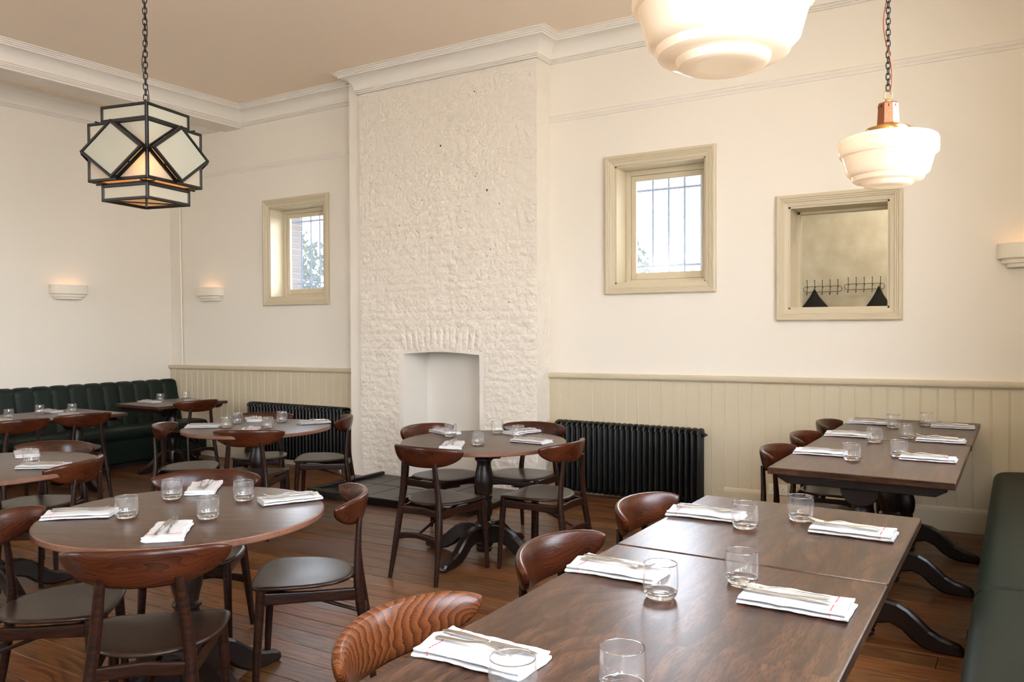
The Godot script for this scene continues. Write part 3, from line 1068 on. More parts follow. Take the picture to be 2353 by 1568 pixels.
func cabriole(parent: Node3D, at: Vector3, turn: float, reach := 0.475, called := "foot") -> void:
	var k := reach / 0.475
	var poly := [Vector2(0.02, 0.065), Vector2(0.07, 0.092), Vector2(0.13, 0.104), Vector2(0.185, 0.086), Vector2(0.235, 0.044), Vector2(0.29, 0.014), Vector2(0.35, 0.001), Vector2(0.42, 0.0), Vector2(0.462, 0.0), Vector2(0.476, 0.012), Vector2(0.474, 0.030), Vector2(0.455, 0.048), Vector2(0.42, 0.060), Vector2(0.37, 0.072), Vector2(0.32, 0.096), Vector2(0.27, 0.138), Vector2(0.22, 0.176), Vector2(0.17, 0.198), Vector2(0.11, 0.207), Vector2(0.06, 0.202), Vector2(0.02, 0.195)]
	var p := []
	for v in poly: p.append(Vector2(v.x * k, v.y))
	var st := mb()
	prism(st, p, 0.058, Transform3D(Basis(Vector3.UP, turn), at) * Transform3D(Basis(), Vector3(0, 0, -0.029)), true, 0.010)
	obj(called, st, M.pedestal, parent)

func column(parent: Node3D, at: Vector3, top: float) -> void:
	# turned column; top is the underside of the block that carries the top
	var p := [Vector2(0, 0.016), Vector2(0.026, 0.020), Vector2(0.050, 0.030), Vector2(0.054, 0.050), Vector2(0.044, 0.062), Vector2(0.058, 0.070), Vector2(0.062, 0.09), Vector2(0.062, 0.212), Vector2(0.056, 0.222), Vector2(0.044, 0.230), Vector2(0.044, 0.242), Vector2(0.053, 0.262), Vector2(0.0585, 0.295), Vector2(0.057, 0.325), Vector2(0.047, 0.352), Vector2(0.047, 0.358), Vector2(0.057, 0.366), Vector2(0.057, 0.376), Vector2(0.046, 0.386), Vector2(0.050, 0.41), Vector2(0.060, 0.445), Vector2(0.063, 0.478), Vector2(0.057, 0.525), Vector2(0.048, 0.565), Vector2(0.046, 0.588), Vector2(0.052, 0.600), Vector2(0.060, 0.604), Vector2(0.060, 0.616), Vector2(0.054, 0.624), Vector2(0.058, 0.634)]
	var f := top / 0.665
	var q := []
	for v in p: q.append(Vector2(v.x, v.y * f if v.y > 0.24 else v.y))
	q.append(Vector2(0.070, 0.642 * f))
	q.append(Vector2(0.078, 0.655 * f))
	q.append(Vector2(0.078, top))
	var st := mb()
	lathe(st, q, 28, Transform3D(Basis(), at))
	obj("column", st, M.pedestal, parent)

func round_table(at: Vector2, r: float, label: String, grain: float) -> Node3D:
	var base := fy(at.x)
	var o := thing("round_table", label, "table", Vector3(at.x, base, at.y), 0.0, "round pedestal tables")
	var top := 0.76
	var st := mb()
	lathe(st, [Vector2(0, top - 0.030), Vector2(r - 0.03, top - 0.030), Vector2(r - 0.012, top - 0.028)], 72)
	lathe(st, [Vector2(r - 0.0035, top - 0.0005), Vector2(r - 0.008, top), Vector2(0, top)], 72)
	var t := obj("tabletop", st, M.table, o)
	t.rotation.y = grain
	st = mb()
	lathe(st, [Vector2(r - 0.012, top - 0.028), Vector2(r - 0.003, top - 0.026), Vector2(r, top - 0.022), Vector2(r, top - 0.005), Vector2(r - 0.0035, top - 0.0005)], 72)
	obj("edge_band", st, M.edge, o)
	for k in 2:
		st = mb()
		var l := r * 1.5
		var poly := [Vector2(-l / 2 + 0.05, 0), Vector2(l / 2 - 0.05, 0), Vector2(l / 2, 0.022), Vector2(l / 2, 0.036), Vector2(-l / 2, 0.036), Vector2(-l / 2, 0.022)]
		var b := Basis(Vector3.UP, PI / 4 + k * PI / 2)
		prism(st, poly, 0.07, Transform3D(b, Vector3(0, top - 0.066 - 0.0004 * k, 0)) * Transform3D(Basis(), Vector3(0, 0, -0.035)), false, 0.003)
		obj("bearer", st, M.pedestal, o)
	column(o, Vector3.ZERO, top - 0.064)
	for k in 4: cabriole(o, Vector3.ZERO, k * PI / 2)
	return o

func rect_table(x0: float, x1: float, z0: float, z1: float, top_y: float, pedestals: Array, quad_feet: bool, label: String, group: String) -> Node3D:
	# pedestals: z positions; the grain runs along z
	var cx := (x0 + x1) / 2.0
	var cz := (z0 + z1) / 2.0
	var base := fy(cx)
	var o := thing("rectangular_table", label, "table", Vector3(cx, base, cz), 0.0, group)
	var top := top_y - base
	var w := x1 - x0
	var l := z1 - z0
	var st := mb()
	box(st, Vector3(l, 0.032, w), Vector3.ZERO, 0.003)
	var t := obj("tabletop", st, M.table, o, Vector3(0, top - 0.016, 0))
	t.rotation.y = PI / 2
	# battens across, with cut-away ends
	for s in ([-1.0, 1.0] if l > 0.6 else [1.0]):
		st = mb()
		var hw := w / 2 - 0.035
		var poly := [Vector2(-hw + 0.045, 0), Vector2(hw - 0.045, 0), Vector2(hw, 0.026), Vector2(hw, 0.045), Vector2(-hw, 0.045), Vector2(-hw, 0.026)]
		prism(st, poly, 0.05, Transform3D(Basis(), Vector3(0, top - 0.077, s * (l / 2 - 0.07) - 0.025)), false, 0.003)
		obj("batten", st, M.pedestal, o)
	for z in pedestals:
		var at := Vector3(0, 0, z - cz)
		# rounded block under the top
		st = mb()
		var poly := []
		for i in 13:
			var a := PI + PI * i / 12.0
			poly.append(Vector2(cos(a) * 0.085, sin(a) * 0.075 + 0.0))
		poly.append(Vector2(0.085, 0.055))
		poly.append(Vector2(-0.085, 0.055))
		prism(st, poly, 0.05, Transform3D(Basis(), at + Vector3(0, top - 0.088, 0.045)), true, 0.004)
		obj("bracket", st, M.pedestal, o)
		st = mb()
		box(st, Vector3(0.5, 0.045, 0.07), at + Vector3(0, top - 0.055, 0), 0.004)
		obj("bearer", st, M.pedestal, o)
		column(o, at, top - 0.076)
		for k in (4 if quad_feet else 2): cabriole(o, at, (k * PI / 2) if quad_feet else k * PI, 0.42)
	return o

# ------------------------------------------------------------------ table settings
var napkin0: Node3D
var fork0: Node3D
var knife0: Node3D
var glass0: Node3D

func fold(seed_: int, w: float, l: float, th: float, y: float, wave: float, z0: float) -> SurfaceTool:
	# one folded layer: a flattened tube along z whose ends are open folds
	var n := noise(seed_, 1.0, 2)
	var rings := []
	for k in 25:
		var t := k / 24.0
		var z := z0 + t * l
		var r := []
		var flare := exp(-t * 9.0)
		for j in 28:
			var a := TAU * j / 28.0
			var c := signf(cos(a)) * pow(absf(cos(a)), 0.35)
			var s := signf(sin(a)) * pow(absf(sin(a)), 0.8)
			var x := c * (w / 2 + 0.004 * n.get_noise_2d(t * 6.0, signf(c) * 3.0) + 0.006 * flare)
			var yy := y + th / 2 + s * th / 2 * (1.0 + 0.5 * flare) + wave * n.get_noise_2d(x * 14.0, t * 3.0 + 9.0) + 0.0045 * flare * sin(x * 70.0 + seed_)
			r.append(Vector3(x, maxf(yy, y - 0.0005 + (0.0 if y > 0.004 else 0.0006)), z + 0.003 * n.get_noise_2d(x * 30.0, 5.0 + seed_)))
		rings.append(r)
	var st := mb()
	loft(st, rings)
	return st

func make_settings() -> void:
	# local frame: z points from the diner to the middle of the table, y = 0 is the table top
	napkin0 = Node3D.new()
	obj("lower_fold", fold(3, 0.130, 0.250, 0.0105, 0.0005, 0.0012, -0.125), M.linen, napkin0)
	obj("upper_fold", fold(8, 0.127, 0.243, 0.0095, 0.0110, 0.0026, -0.120), M.linen, napkin0)
	var st := mb()
	for i in 15:
		box(st, Vector3(0.0055, 0.0012, 0.0013), Vector3(-0.056 + i * 0.008, 0.0216 + 0.0006 * sin(i * 1.3), -0.088), 0.0, Basis(Vector3.UP, 0.25 if i % 2 else -0.25))
	for s in [-1.0, 1.0]:
		for i in 3:
			box(st, Vector3(0.0013, 0.0034, 0.0014), Vector3(s * 0.0655, 0.004 + i * 0.0052, -0.088), 0.0, Basis(Vector3.RIGHT, 0.3 if i % 2 else -0.3))
	obj("red_stitching", st, M.stitch, napkin0)
	# knife
	knife0 = Node3D.new()
	st = mb()
	tube(st, [Vector3(0, 0.003, -0.12), Vector3(0, 0.0035, -0.112), Vector3(0, 0.0045, -0.07), Vector3(0, 0.004, -0.01), Vector3(0, 0.0035, 0.0)], [0.003, 0.0075, 0.0078, 0.0052, 0.0048], [0.0015, 0.003, 0.004, 0.003, 0.0025], 12)
	obj("handle", st, M.steel, knife0)
	st = mb()
	prism(st, [Vector2(-0.006, -0.002), Vector2(0.006, -0.002), Vector2(0.0085, 0.02), Vector2(0.0095, 0.07), Vector2(0.006, 0.105), Vector2(-0.001, 0.118), Vector2(-0.007, 0.112), Vector2(-0.0085, 0.05), Vector2(-0.008, 0.01)], 0.0016, Transform3D(Basis(Vector3.RIGHT, Vector3.BACK, Vector3.DOWN), Vector3(0, 0.0045, 0)), true, 0.0005)
	obj("blade", st, M.steel, knife0)
	# fork
	fork0 = Node3D.new()
	st = mb()
	tube(st, bez([Vector3(0, 0.003, -0.115), Vector3(0, 0.0045, -0.10), Vector3(0, 0.006, -0.04), Vector3(0, 0.011, 0.0), Vector3(0, 0.004, 0.035), Vector3(0, 0.003, 0.05)], 15), [0.003, 0.006, 0.0072, 0.0072, 0.0068, 0.006, 0.005, 0.0042, 0.0036, 0.0032, 0.0034, 0.004, 0.0075, 0.0105, 0.0118, 0.0118], [0.0016, 0.0024, 0.0026, 0.0026, 0.0026, 0.0024, 0.0022, 0.002, 0.002, 0.002, 0.002, 0.0018, 0.0016, 0.0014, 0.0013, 0.0012], 10)
	obj("handle", st, M.steel, fork0)
	for k in 4:
		st = mb()
		var x := (k - 1.5) * 0.0066
		tube(st, [Vector3(x * 0.95, 0.003, 0.046), Vector3(x * 1.05, 0.005, 0.065), Vector3(x, 0.0095, 0.083), Vector3(x * 0.92, 0.015, 0.097)], [0.0021, 0.0018, 0.0016, 0.0008], [0.0012, 0.0012, 0.0011, 0.0008], 8)
		obj("tine", st, M.steel, fork0)
	# tumbler
	glass0 = Node3D.new()
	st = mb()
	lathe(st, [Vector2(0.0415, 0.0150), Vector2(0.0428, 0.0235), Vector2(0.0434, 0.034), Vector2(0.0436, 0.048), Vector2(0.0428, 0.066), Vector2(0.0413, 0.0832)], 48)
	lathe(st, [Vector2(0.0393, 0.0832), Vector2(0.0408, 0.066), Vector2(0.0416, 0.048), Vector2(0.0412, 0.034), Vector2(0.0400, 0.0235), Vector2(0.0378, 0.0180)], 48)
	obj("wall", st, M.glass_wall, glass0)
	st = mb()
	lathe(st, [Vector2(0, 0.0014), Vector2(0.022, 0.0010), Vector2(0.030, 0.0004), Vector2(0.0345, 0.0022), Vector2(0.0385, 0.0075), Vector2(0.0415, 0.0150), Vector2(0.0405, 0.0172), Vector2(0.0378, 0.0180), Vector2(0.0350, 0.0140), Vector2(0.028, 0.0112), Vector2(0, 0.0102)], 48)
	obj("foot", st, M.glass, glass0)
	st = mb()
	lathe(st, [Vector2(0.0413, 0.0832), Vector2(0.0411, 0.0845), Vector2(0.0403, 0.0851), Vector2(0.0395, 0.0845), Vector2(0.0393, 0.0832), Vector2(0.0403, 0.0824), Vector2(0.0413, 0.0832)], 48)
	obj("rim", st, M.glass, glass0)
	for o in [napkin0, knife0, fork0, glass0]: tag(o, "x", {napkin0: "napkin", knife0: "knife", fork0: "fork", glass0: "glass"}[o])

func place(proto: Node3D, called: String, at: Vector3, turn: float, label: String, group: String) -> Node3D:
	var c: Node3D = proto.duplicate()
	c.name = numbered(called)
	add_child(c, true)
	c.position = at
	c.rotation.y = turn
	c.set_meta("label", label)
	c.set_meta("group", group)
	return c

func setting(p: Vector2, y: float, turn: float, where: String, hand := 1.0, poke := 0.0) -> void:
	# turn: the way from the diner to the table, from +z towards +x
	var t := Transform3D(Basis(Vector3.UP, turn), Vector3(p.x, y, p.y))
	place(napkin0, "napkin", t.origin, turn, "folded white napkin with red stitching, " + where, "folded napkins")
	var k := t * Vector3(0.020 * hand, 0.0232, 0.006 + poke)
	place(knife0, "knife", k, turn - 0.03 * hand, "steel knife on the napkin, " + where, "table knives")
	var f := t * Vector3(-0.008 * hand, 0.0232, 0.010 + poke)
	place(fork0, "fork", f, turn + 0.05 * hand, "steel fork on the napkin, " + where, "table forks")

func tumbler(p: Vector2, y: float, label: String) -> void:
	place(glass0, "glass_tumbler", Vector3(p.x, y, p.y), 0.0, label, "clear tumblers")

# ------------------------------------------------------------------ lamps
func chain(parent: Node3D, from: Vector3, to_y: float, link: float, m: Material, cord: Material) -> void:
	var n := int((to_y - from.y) / (link * 0.72))
	for k in n:
		var st := mb()
		var pts := []
		var c := from + Vector3(0, (k + 0.5) * (to_y - from.y) / n, 0)
		var b := Basis(Vector3.UP, 0.5 + (PI / 2 if k % 2 else 0.0))
		for j in 12:
			var a := TAU * j / 12.0
			pts.append(c + b * Vector3(cos(a) * link * 0.27, sin(a) * link * 0.27 + signf(sin(a)) * link * 0.2, 0))
		tube(st, pts, [link * 0.075], [], 6, Vector3.UP, false, true)
		obj("chain_link", st, m, parent)
	var pts := []
	for k in 40:
		var t := k / 39.0
		var a := t * 16.0
		pts.append(from + Vector3(cos(a) * 0.011 + 0.012 * sin(t * 23.0), -0.02 + t * (to_y - from.y + 0.02), sin(a) * 0.011 + 0.006 * cos(t * 17.0)))
	var st := mb()
	tube(st, pts, [0.0028], [], 6, Vector3.RIGHT)
	obj("cord", st, cord, parent)
	st = mb()
	lathe(st, [Vector2(0, -0.05), Vector2(0.02, -0.045), Vector2(0.055, -0.02), Vector2(0.06, 0)], 20, Transform3D(Basis(), Vector3(from.x, to_y, from.z)))
	obj("ceiling_rose", st, m, parent)

func omni(parent: Node3D, at: Vector3, c: Color, e: float, size := 0.05) -> void:
	var l := OmniLight3D.new()
	l.name = "glow"
	l.light_color = c
	l.light_energy = e
	l.light_size = size
	l.omni_range = 14.0
	l.omni_attenuation = 2.0
	l.shadow_enabled = true
	l.position = at
	parent.add_child(l, true)

func pendant(at: Vector3, label: String) -> void:
	# at: the bottom of the shade
	var o := thing("pendant_lamp", label, "pendant lamp", at, 0.0, "opal glass pendant lamps")
	var st := mb()
	var p := [Vector2(0, 0.006), Vector2(0.06, 0.003), Vector2(0.098, 0.0), Vector2(0.108, 0.004), Vector2(0.114, 0.014), Vector2(0.116, 0.022), Vector2(0.150, 0.024), Vector2(0.160, 0.030), Vector2(0.164, 0.040), Vector2(0.166, 0.050), Vector2(0.176, 0.054), Vector2(0.186, 0.064), Vector2(0.190, 0.080), Vector2(0.207, 0.140), Vector2(0.209, 0.147), Vector2(0.219, 0.150), Vector2(0.225, 0.158), Vector2(0.226, 0.175), Vector2(0.226, 0.215), Vector2(0.222, 0.228), Vector2(0.210, 0.238), Vector2(0.180, 0.247), Vector2(0.12, 0.256), Vector2(0.085, 0.260), Vector2(0.085, 0.275)]
	lathe(st, p, 72)
	obj("lamp_shade", st, M.opal, o)
	omni(o, Vector3(0, 0.14, 0), Color(1.0, 0.93, 0.83), 0.7, 0.06)
	st = mb()
	lathe(st, [Vector2(0.080, 0.254), Vector2(0.100, 0.256), Vector2(0.102, 0.262), Vector2(0.102, 0.278), Vector2(0.098, 0.284), Vector2(0.060, 0.286)], 40)
	obj("gallery", st, M.brass, o)
	for k in 3:
		st = mb()
		var a := k * TAU / 3 + 0.3
		tube(st, [Vector3(cos(a) * 0.095, 0.268, sin(a) * 0.095), Vector3(cos(a) * 0.116, 0.268, sin(a) * 0.116)], [0.004, 0.005], [], 8)
		obj("screw", st, M.brass, o)
	st = mb()
	lathe(st, [Vector2(0.058, 0.284), Vector2(0.062, 0.290), Vector2(0.056, 0.298), Vector2(0.0535, 0.304), Vector2(0.0475, 0.400), Vector2(0.043, 0.406), Vector2(0.014, 0.410)], 8, Transform3D(), 0.2)
	var cap := obj("cap", st, M.copper, o)
	for k in 8:
		st = mb()
		box(st, Vector3(0.004, 0.014, 0.004), Vector3.ZERO)
		var a := (k + 0.5) * TAU / 8 + 0.2
		var sl := obj("vent_slot", st, M.slot, cap)
		sl.transform = Transform3D(Basis(Vector3.UP, PI / 2 - a), Vector3(cos(a) * 0.0440, 0.388, sin(a) * 0.0440))
	st = mb()
	lathe(st, [Vector2(0, 0.406), Vector2(0.013, 0.410), Vector2(0.015, 0.418), Vector2(0.011, 0.426), Vector2(0, 0.428)], 16)
	obj("finial", st, M.brass, o)
	st = mb()
	var ring := []
	for q in [[-0.004, 0.422], [0.004, 0.422], [0.017, 0.436], [0.017, 0.458], [0.006, 0.472], [-0.006, 0.472], [-0.017, 0.458], [-0.017, 0.436]]: ring.append(Vector3(q[0], q[1], 0))
	tube(st, ring, [0.0028], [], 6, Vector3.BACK, false, true)
	obj("ring", st, M.brass, o)
	chain(o, Vector3(0, 0.468, 0), (CEIL - at.y) / 0.91, 0.037, M.iron, M.cord)
	o.scale = Vector3.ONE * 0.91

func edge_bar(st: SurfaceTool, a: Vector3, b: Vector3, w: float) -> void:
	var d := (b - a).normalized()
	var u := Vector3.UP if absf(d.y) < 0.9 else Vector3.RIGHT
	var x := u.cross(d).normalized()
	box(st, Vector3(w, w, (b - a).length() + w * 0.98), (a + b) / 2, w * 0.15, Basis(x, d.cross(x), d))

func frame_box(parent: Node3D, called: String, half: float, y0: float, y1: float, w: float) -> void:
	var st := mb()
	var c := [Vector3(-half, 0, -half), Vector3(half, 0, -half), Vector3(half, 0, half), Vector3(-half, 0, half)]
	for k in 4:
		var a: Vector3 = c[k]
		var b: Vector3 = c[(k + 1) % 4]
		edge_bar(st, a + Vector3(0, y0, 0), b + Vector3(0, y0, 0), w)
		edge_bar(st, a + Vector3(0, y1, 0), b + Vector3(0, y1, 0), w)
		edge_bar(st, a + Vector3(0, y0, 0), a + Vector3(0, y1, 0), w)
	var f := obj(called, st, M.iron, parent)
	for k in 4:
		st = mb()
		box(st, Vector3(half * 2 - w, y1 - y0 - w, 0.004), Vector3.ZERO)
		var p := obj("glass_panel", st, M.frost, f)
		p.transform = Transform3D(Basis(Vector3.UP, k * PI / 2), Basis(Vector3.UP, k * PI / 2) * Vector3(0, 0, half) + Vector3(0, (y0 + y1) / 2, 0))

func lantern(at: Vector3, turn: float) -> void:
	var o := thing("lantern_pendant", "black framed cube lantern with frosted glass and tilted square panels", "pendant lamp", at, turn)
	var hb := 0.250
	var hs := 0.192
	var w := 0.020
	frame_box(o, "body_frame", hb, -0.190, 0.190, w)
	frame_box(o, "upper_frame", hs, 0.222, 0.315, w)
	frame_box(o, "lower_frame", hs, -0.315, -0.222, w)
	var st := mb()
	for y in [-0.207, 0.207]:
		for s in [-1.0, 1.0]:
			st = mb()
			edge_bar(st, Vector3(-hb, y, s * hs), Vector3(hb, y, s * hs), 0.010)
			obj("tie_bar", st, M.iron, o)
			st = mb()
			edge_bar(st, Vector3(s * hs, y, -hb), Vector3(s * hs, y, hb), 0.010)
			obj("tie_bar", st, M.iron, o)
	st = mb()
	edge_bar(st, Vector3(-hs, -0.317, -hs), Vector3(hs, -0.317, hs), 0.009)
	edge_bar(st, Vector3(-hs, -0.317, hs), Vector3(hs, -0.317, -hs), 0.009)
	edge_bar(st, Vector3(-hs, 0.317, -hs), Vector3(hs, 0.317, hs), 0.012)
	edge_bar(st, Vector3(-hs, 0.317, hs), Vector3(hs, 0.317, -hs), 0.012)
	obj("cross_bars", st, M.iron, o)
	# a tilted square on each face, held off by four stubs
	for k in 4:
		st = mb()
		var b := Basis(Vector3.UP, k * PI / 2)
		var q := 0.254
		var qy := 0.184
		for z in [hb + 0.012, hb + 0.058]:
			for e in 4:
				var a0 := e * PI / 2
				var a1 := a0 + PI / 2
				edge_bar(st, b * Vector3(cos(a0) * q, sin(a0) * qy, z), b * Vector3(cos(a1) * q, sin(a1) * qy, z), 0.020)
		for e in 4:
			var a0 := e * PI / 2
			edge_bar(st, b * Vector3(cos(a0) * q, sin(a0) * qy, hb), b * Vector3(cos(a0) * q, sin(a0) * qy, hb + 0.058), 0.013)
			var a1 := a0 + PI / 4
			edge_bar(st, b * Vector3(cos(a1) * q * 0.707, sin(a1) * qy * 0.707, hb + 0.012), b * Vector3(cos(a1) * q * 0.707, sin(a1) * qy * 0.707, hb + 0.058), 0.013)
		var f := obj("tilted_frame", st, M.iron, o)
		st = mb()
		prism(st, [Vector2(0, -qy), Vector2(q, 0), Vector2(0, qy), Vector2(-q, 0)], 0.004, Transform3D(b, Vector3.ZERO) * Transform3D(Basis(), Vector3(0, 0, hb + 0.056)), false)
		obj("glass_panel", st, M.frost, f)
	st = mb()
	lathe(st, [Vector2(0, -0.035), Vector2(0.02, -0.030), Vector2(0.032, -0.008), Vector2(0.030, 0.018), Vector2(0.016, 0.042), Vector2(0.013, 0.055)], 18, Transform3D(Basis(), Vector3(0, -0.05, 0)))
	var bl := obj("bulb", st, M.bulb, o)
	omni(o, Vector3(0, -0.05, 0), Color(1.0, 0.66, 0.32), 0.04, 0.03)
	st = mb()
	lathe(st, [Vector2(0.017, 0.0), Vector2(0.02, 0.005), Vector2(0.02, 0.07), Vector2(0.008, 0.08), Vector2(0.006, 0.320)], 14)
	obj("lamp_holder", st, M.iron, o)
	st = mb()
	var ring := []
	for j in 14: ring.append(Vector3(cos(TAU * j / 14.0) * 0.022, 0.345 + sin(TAU * j / 14.0) * 0.022, 0))
	tube(st, ring, [0.0035], [], 6, Vector3.BACK, false, true)
	obj("ring", st, M.chrome, o)
	chain(o, Vector3(0, 0.362, 0), (CEIL - at.y) / 0.88, 0.052, M.iron, M.dark_cord)
	o.scale = Vector3.ONE * 0.88

func sconce(at: Vector3, turn: float, label: String) -> void:
	# at: on the wall, top of the bowl; z points into the room
	var o := thing("wall_light", label, "wall light", at, turn, "stepped plaster wall lights")
	var ring := func(hw: float, d: float, y: float) -> Array:
		var r := []
		for j in 25:
			var a := PI * j / 24.0
			var c := signf(cos(a)) * pow(absf(cos(a)), 0.55)
			r.append(Vector3(c * hw, y, pow(sin(a), 0.75) * d))
		return r
	var st := mb()
	var levels := [[0.150, 0.085, -0.166], [0.158, 0.092, -0.166], [0.160, 0.094, -0.142], [0.188, 0.110, -0.138], [0.190, 0.112, -0.112], [0.212, 0.125, -0.106], [0.215, 0.128, -0.100], [0.215, 0.128, -0.002], [0.213, 0.126, 0.0], [0.205, 0.118, 0.0], [0.203, 0.116, -0.012]]
	for i in levels.size() - 1:
		st.set_smooth_group(i + 1)
		var a: Array = ring.call(levels[i][0], levels[i][1], levels[i][2])
		var b: Array = ring.call(levels[i + 1][0], levels[i + 1][1], levels[i + 1][2])
		for j in 24: quad(st, a[j + 1], a[j], b[j], b[j + 1])
	var bottom: Array = ring.call(0.150, 0.085, -0.166)
	st.set_smooth_group(-1)
	for j in 24: tri(st, Vector3(0, -0.166, 0), bottom[j], bottom[j + 1])
	obj("bowl", st, M.ceramic, o)
	st = mb()
	tube(st, [Vector3(-0.06, -0.075, 0.05), Vector3(-0.05, -0.075, 0.05), Vector3(0.05, -0.075, 0.05), Vector3(0.06, -0.075, 0.05)], [0.004, 0.016, 0.016, 0.004], [], 10)
	obj("bulb", st, M.soft_bulb, o)
	omni(o, Vector3(0, -0.075, 0.05), Color(1.0, 0.74, 0.46), 0.012, 0.02)

# ------------------------------------------------------------------ radiators, benches, small things
func radiator(x0: float, x1: float, y0: float, y1: float, label: String, valve_right: bool) -> void:
	var n := int(round((x1 - x0) / 0.0525))
	var pitch := (x1 - x0) / n
	var o := thing("radiator", label, "radiator", Vector3(x0, 0, ZB), 0.0, "black column radiators")
	var st := mb()
	for k in 4:
		var z := 0.055 + k * 0.036
		tube(st, [Vector3(0, y0 + 0.012, z), Vector3(0, y0 + 0.03, z), Vector3(0, y1 - 0.03, z), Vector3(0, y1 - 0.012, z)], [0.009, 0.0135, 0.0135, 0.009], [], 12, Vector3.BACK)
	for y in [y0 + 0.032, y1 - 0.032]:
		var pts := []
		var s := -1.0 if y < (y0 + y1) / 2 else 1.0
		for q in [[0.038, -0.012], [0.042, 0.010], [0.060, 0.022], [0.109, 0.026], [0.158, 0.022], [0.176, 0.010], [0.180, -0.012]]: pts.append(Vector3(0, y + s * q[1] * 0.8, q[0]))
		tube(st, pts, [0.010, 0.014, 0.017, 0.018, 0.017, 0.014, 0.010], [0.010, 0.014, 0.018, 0.020, 0.018, 0.014, 0.010], 12)
	var me := mesh_of(st)
	for k in n: put("section", me, M.black, o, Vector3((k + 0.5) * pitch, 0, 0))
	for y in [y0 + 0.034, y1 - 0.034]:
		st = mb()
		tube(st, [Vector3(0.01, y, 0.109), Vector3(x1 - x0 - 0.01, y, 0.109)], [0.019], [], 14)
		obj("connector", st, M.black, o)
	st = mb()
	lathe(st, [Vector2(0.022, 0), Vector2(0.022, 0.018), Vector2(0.015, 0.022), Vector2(0.013, 0.032), Vector2(0.007, 0.036), Vector2(0.006, 0.045), Vector2(0, 0.046)], 16, Transform3D(Basis(Vector3.BACK, -PI / 2), Vector3(x1 - x0 - 0.01, y1 - 0.045, 0.109)))
	obj("air_plug", st, M.black, o)
	var low := fy(x0)
	for x in [0.10, x1 - x0 - 0.10]:
		st = mb()
		lathe(st, [Vector2(0, 0), Vector2(0.034, 0.001), Vector2(0.034, 0.006), Vector2(0.013, 0.010), Vector2(0.011, y0 - low + 0.05)], 14, Transform3D(Basis(), Vector3(x, fy(x0 + x), 0.109)))
		obj("pipe_tail", st, M.chrome, o)

func smooth_profile(p: Array, n: int) -> Array:
	var c := Curve2D.new()
	for i in p.size():
		var t: Vector2 = (p[mini(i + 1, p.size() - 1)] - p[maxi(i - 1, 0)]) / 6.0
		c.add_point(p[i], -t, t)
	var out := []
	for k in n + 1: out.append(c.samplef(float(k) / n * (p.size() - 1)))
	return out

func bench_left() -> void:
	var z0 := ZB + 0.03
	var z1 := -1.6
	var o := thing("bench", "long dark green leather bench with channelled back along the left wall", "bench", Vector3(XL, fy(XL), 0))
	# back: vertical channels, each its own padded panel
	var n := 25
	var w := (z1 - z0) / n
	var top := 0.955
	var sec := smooth_profile([Vector2(0.02, top - 0.03), Vector2(0.045, top), Vector2(0.10, top + 0.004), Vector2(0.145, top - 0.03), Vector2(0.165, top - 0.12), Vector2(0.215, 0.66), Vector2(0.262, 0.44)], 22)
	for i in n:
		var st := mb()
		var rows := []
		for k in 9:
			var u := k / 8.0 * 2.0 - 1.0
			var pull := 0.016 * pow(absf(u), 4.0)
			var row := []
			for j in sec.size():
				var a: Vector2 = sec[j]
				var d: Vector2 = (sec[mini(j + 1, sec.size() - 1)] - sec[maxi(j - 1, 0)]).normalized()
				var nn := Vector2(-d.y, d.x)         # outwards from the padding
				var q := a - (nn if nn.y > -0.2 or nn.x > 0 else -nn) * pull
				row.append(Vector3(q.x, q.y, z0 + (i + 0.5 + u * 0.4985) * w))
			rows.append(row)
		st.set_smooth_group(1)
		for k in 8:
			for j in sec.size() - 1: quad(st, rows[k][j], rows[k + 1][j], rows[k + 1][j + 1], rows[k][j + 1])
		obj("back_channel", st, M.leather, o)
	var st := mb()
	prism(st, [Vector2(0.005, 0.30), Vector2(0.24, 0.30), Vector2(0.22, 0.44), Vector2(0.15, top - 0.10), Vector2(0.10, top - 0.03), Vector2(0.005, top - 0.02)], z1 - z0, Transform3D(Basis(), Vector3(0, 0, z0)), false)
	obj("back_core", st, M.leather, o)
	st = mb()
	var seat := [Vector2(0.19, 0.34), Vector2(0.70, 0.31)]
	seat.append_array(smooth_profile([Vector2(0.735, 0.34), Vector2(0.758, 0.385), Vector2(0.748, 0.435), Vector2(0.70, 0.465), Vector2(0.5, 0.47), Vector2(0.3, 0.455), Vector2(0.19, 0.44)], 18))
	prism(st, seat, z1 - z0, Transform3D(Basis(), Vector3(0, 0, z0)), true)
	obj("seat_cushion", st, M.leather, o)
	st = mb()
	span(st, Vector3(0.02, 0.08, z0), Vector3(0.725, 0.335, z1))
	obj("front_panel", st, M.leather, o)
	st = mb()
	span(st, Vector3(0.02, 0.0, z0 + 0.02), Vector3(0.64, 0.08, z1 - 0.02))
	obj("plinth", st, M.gap, o)

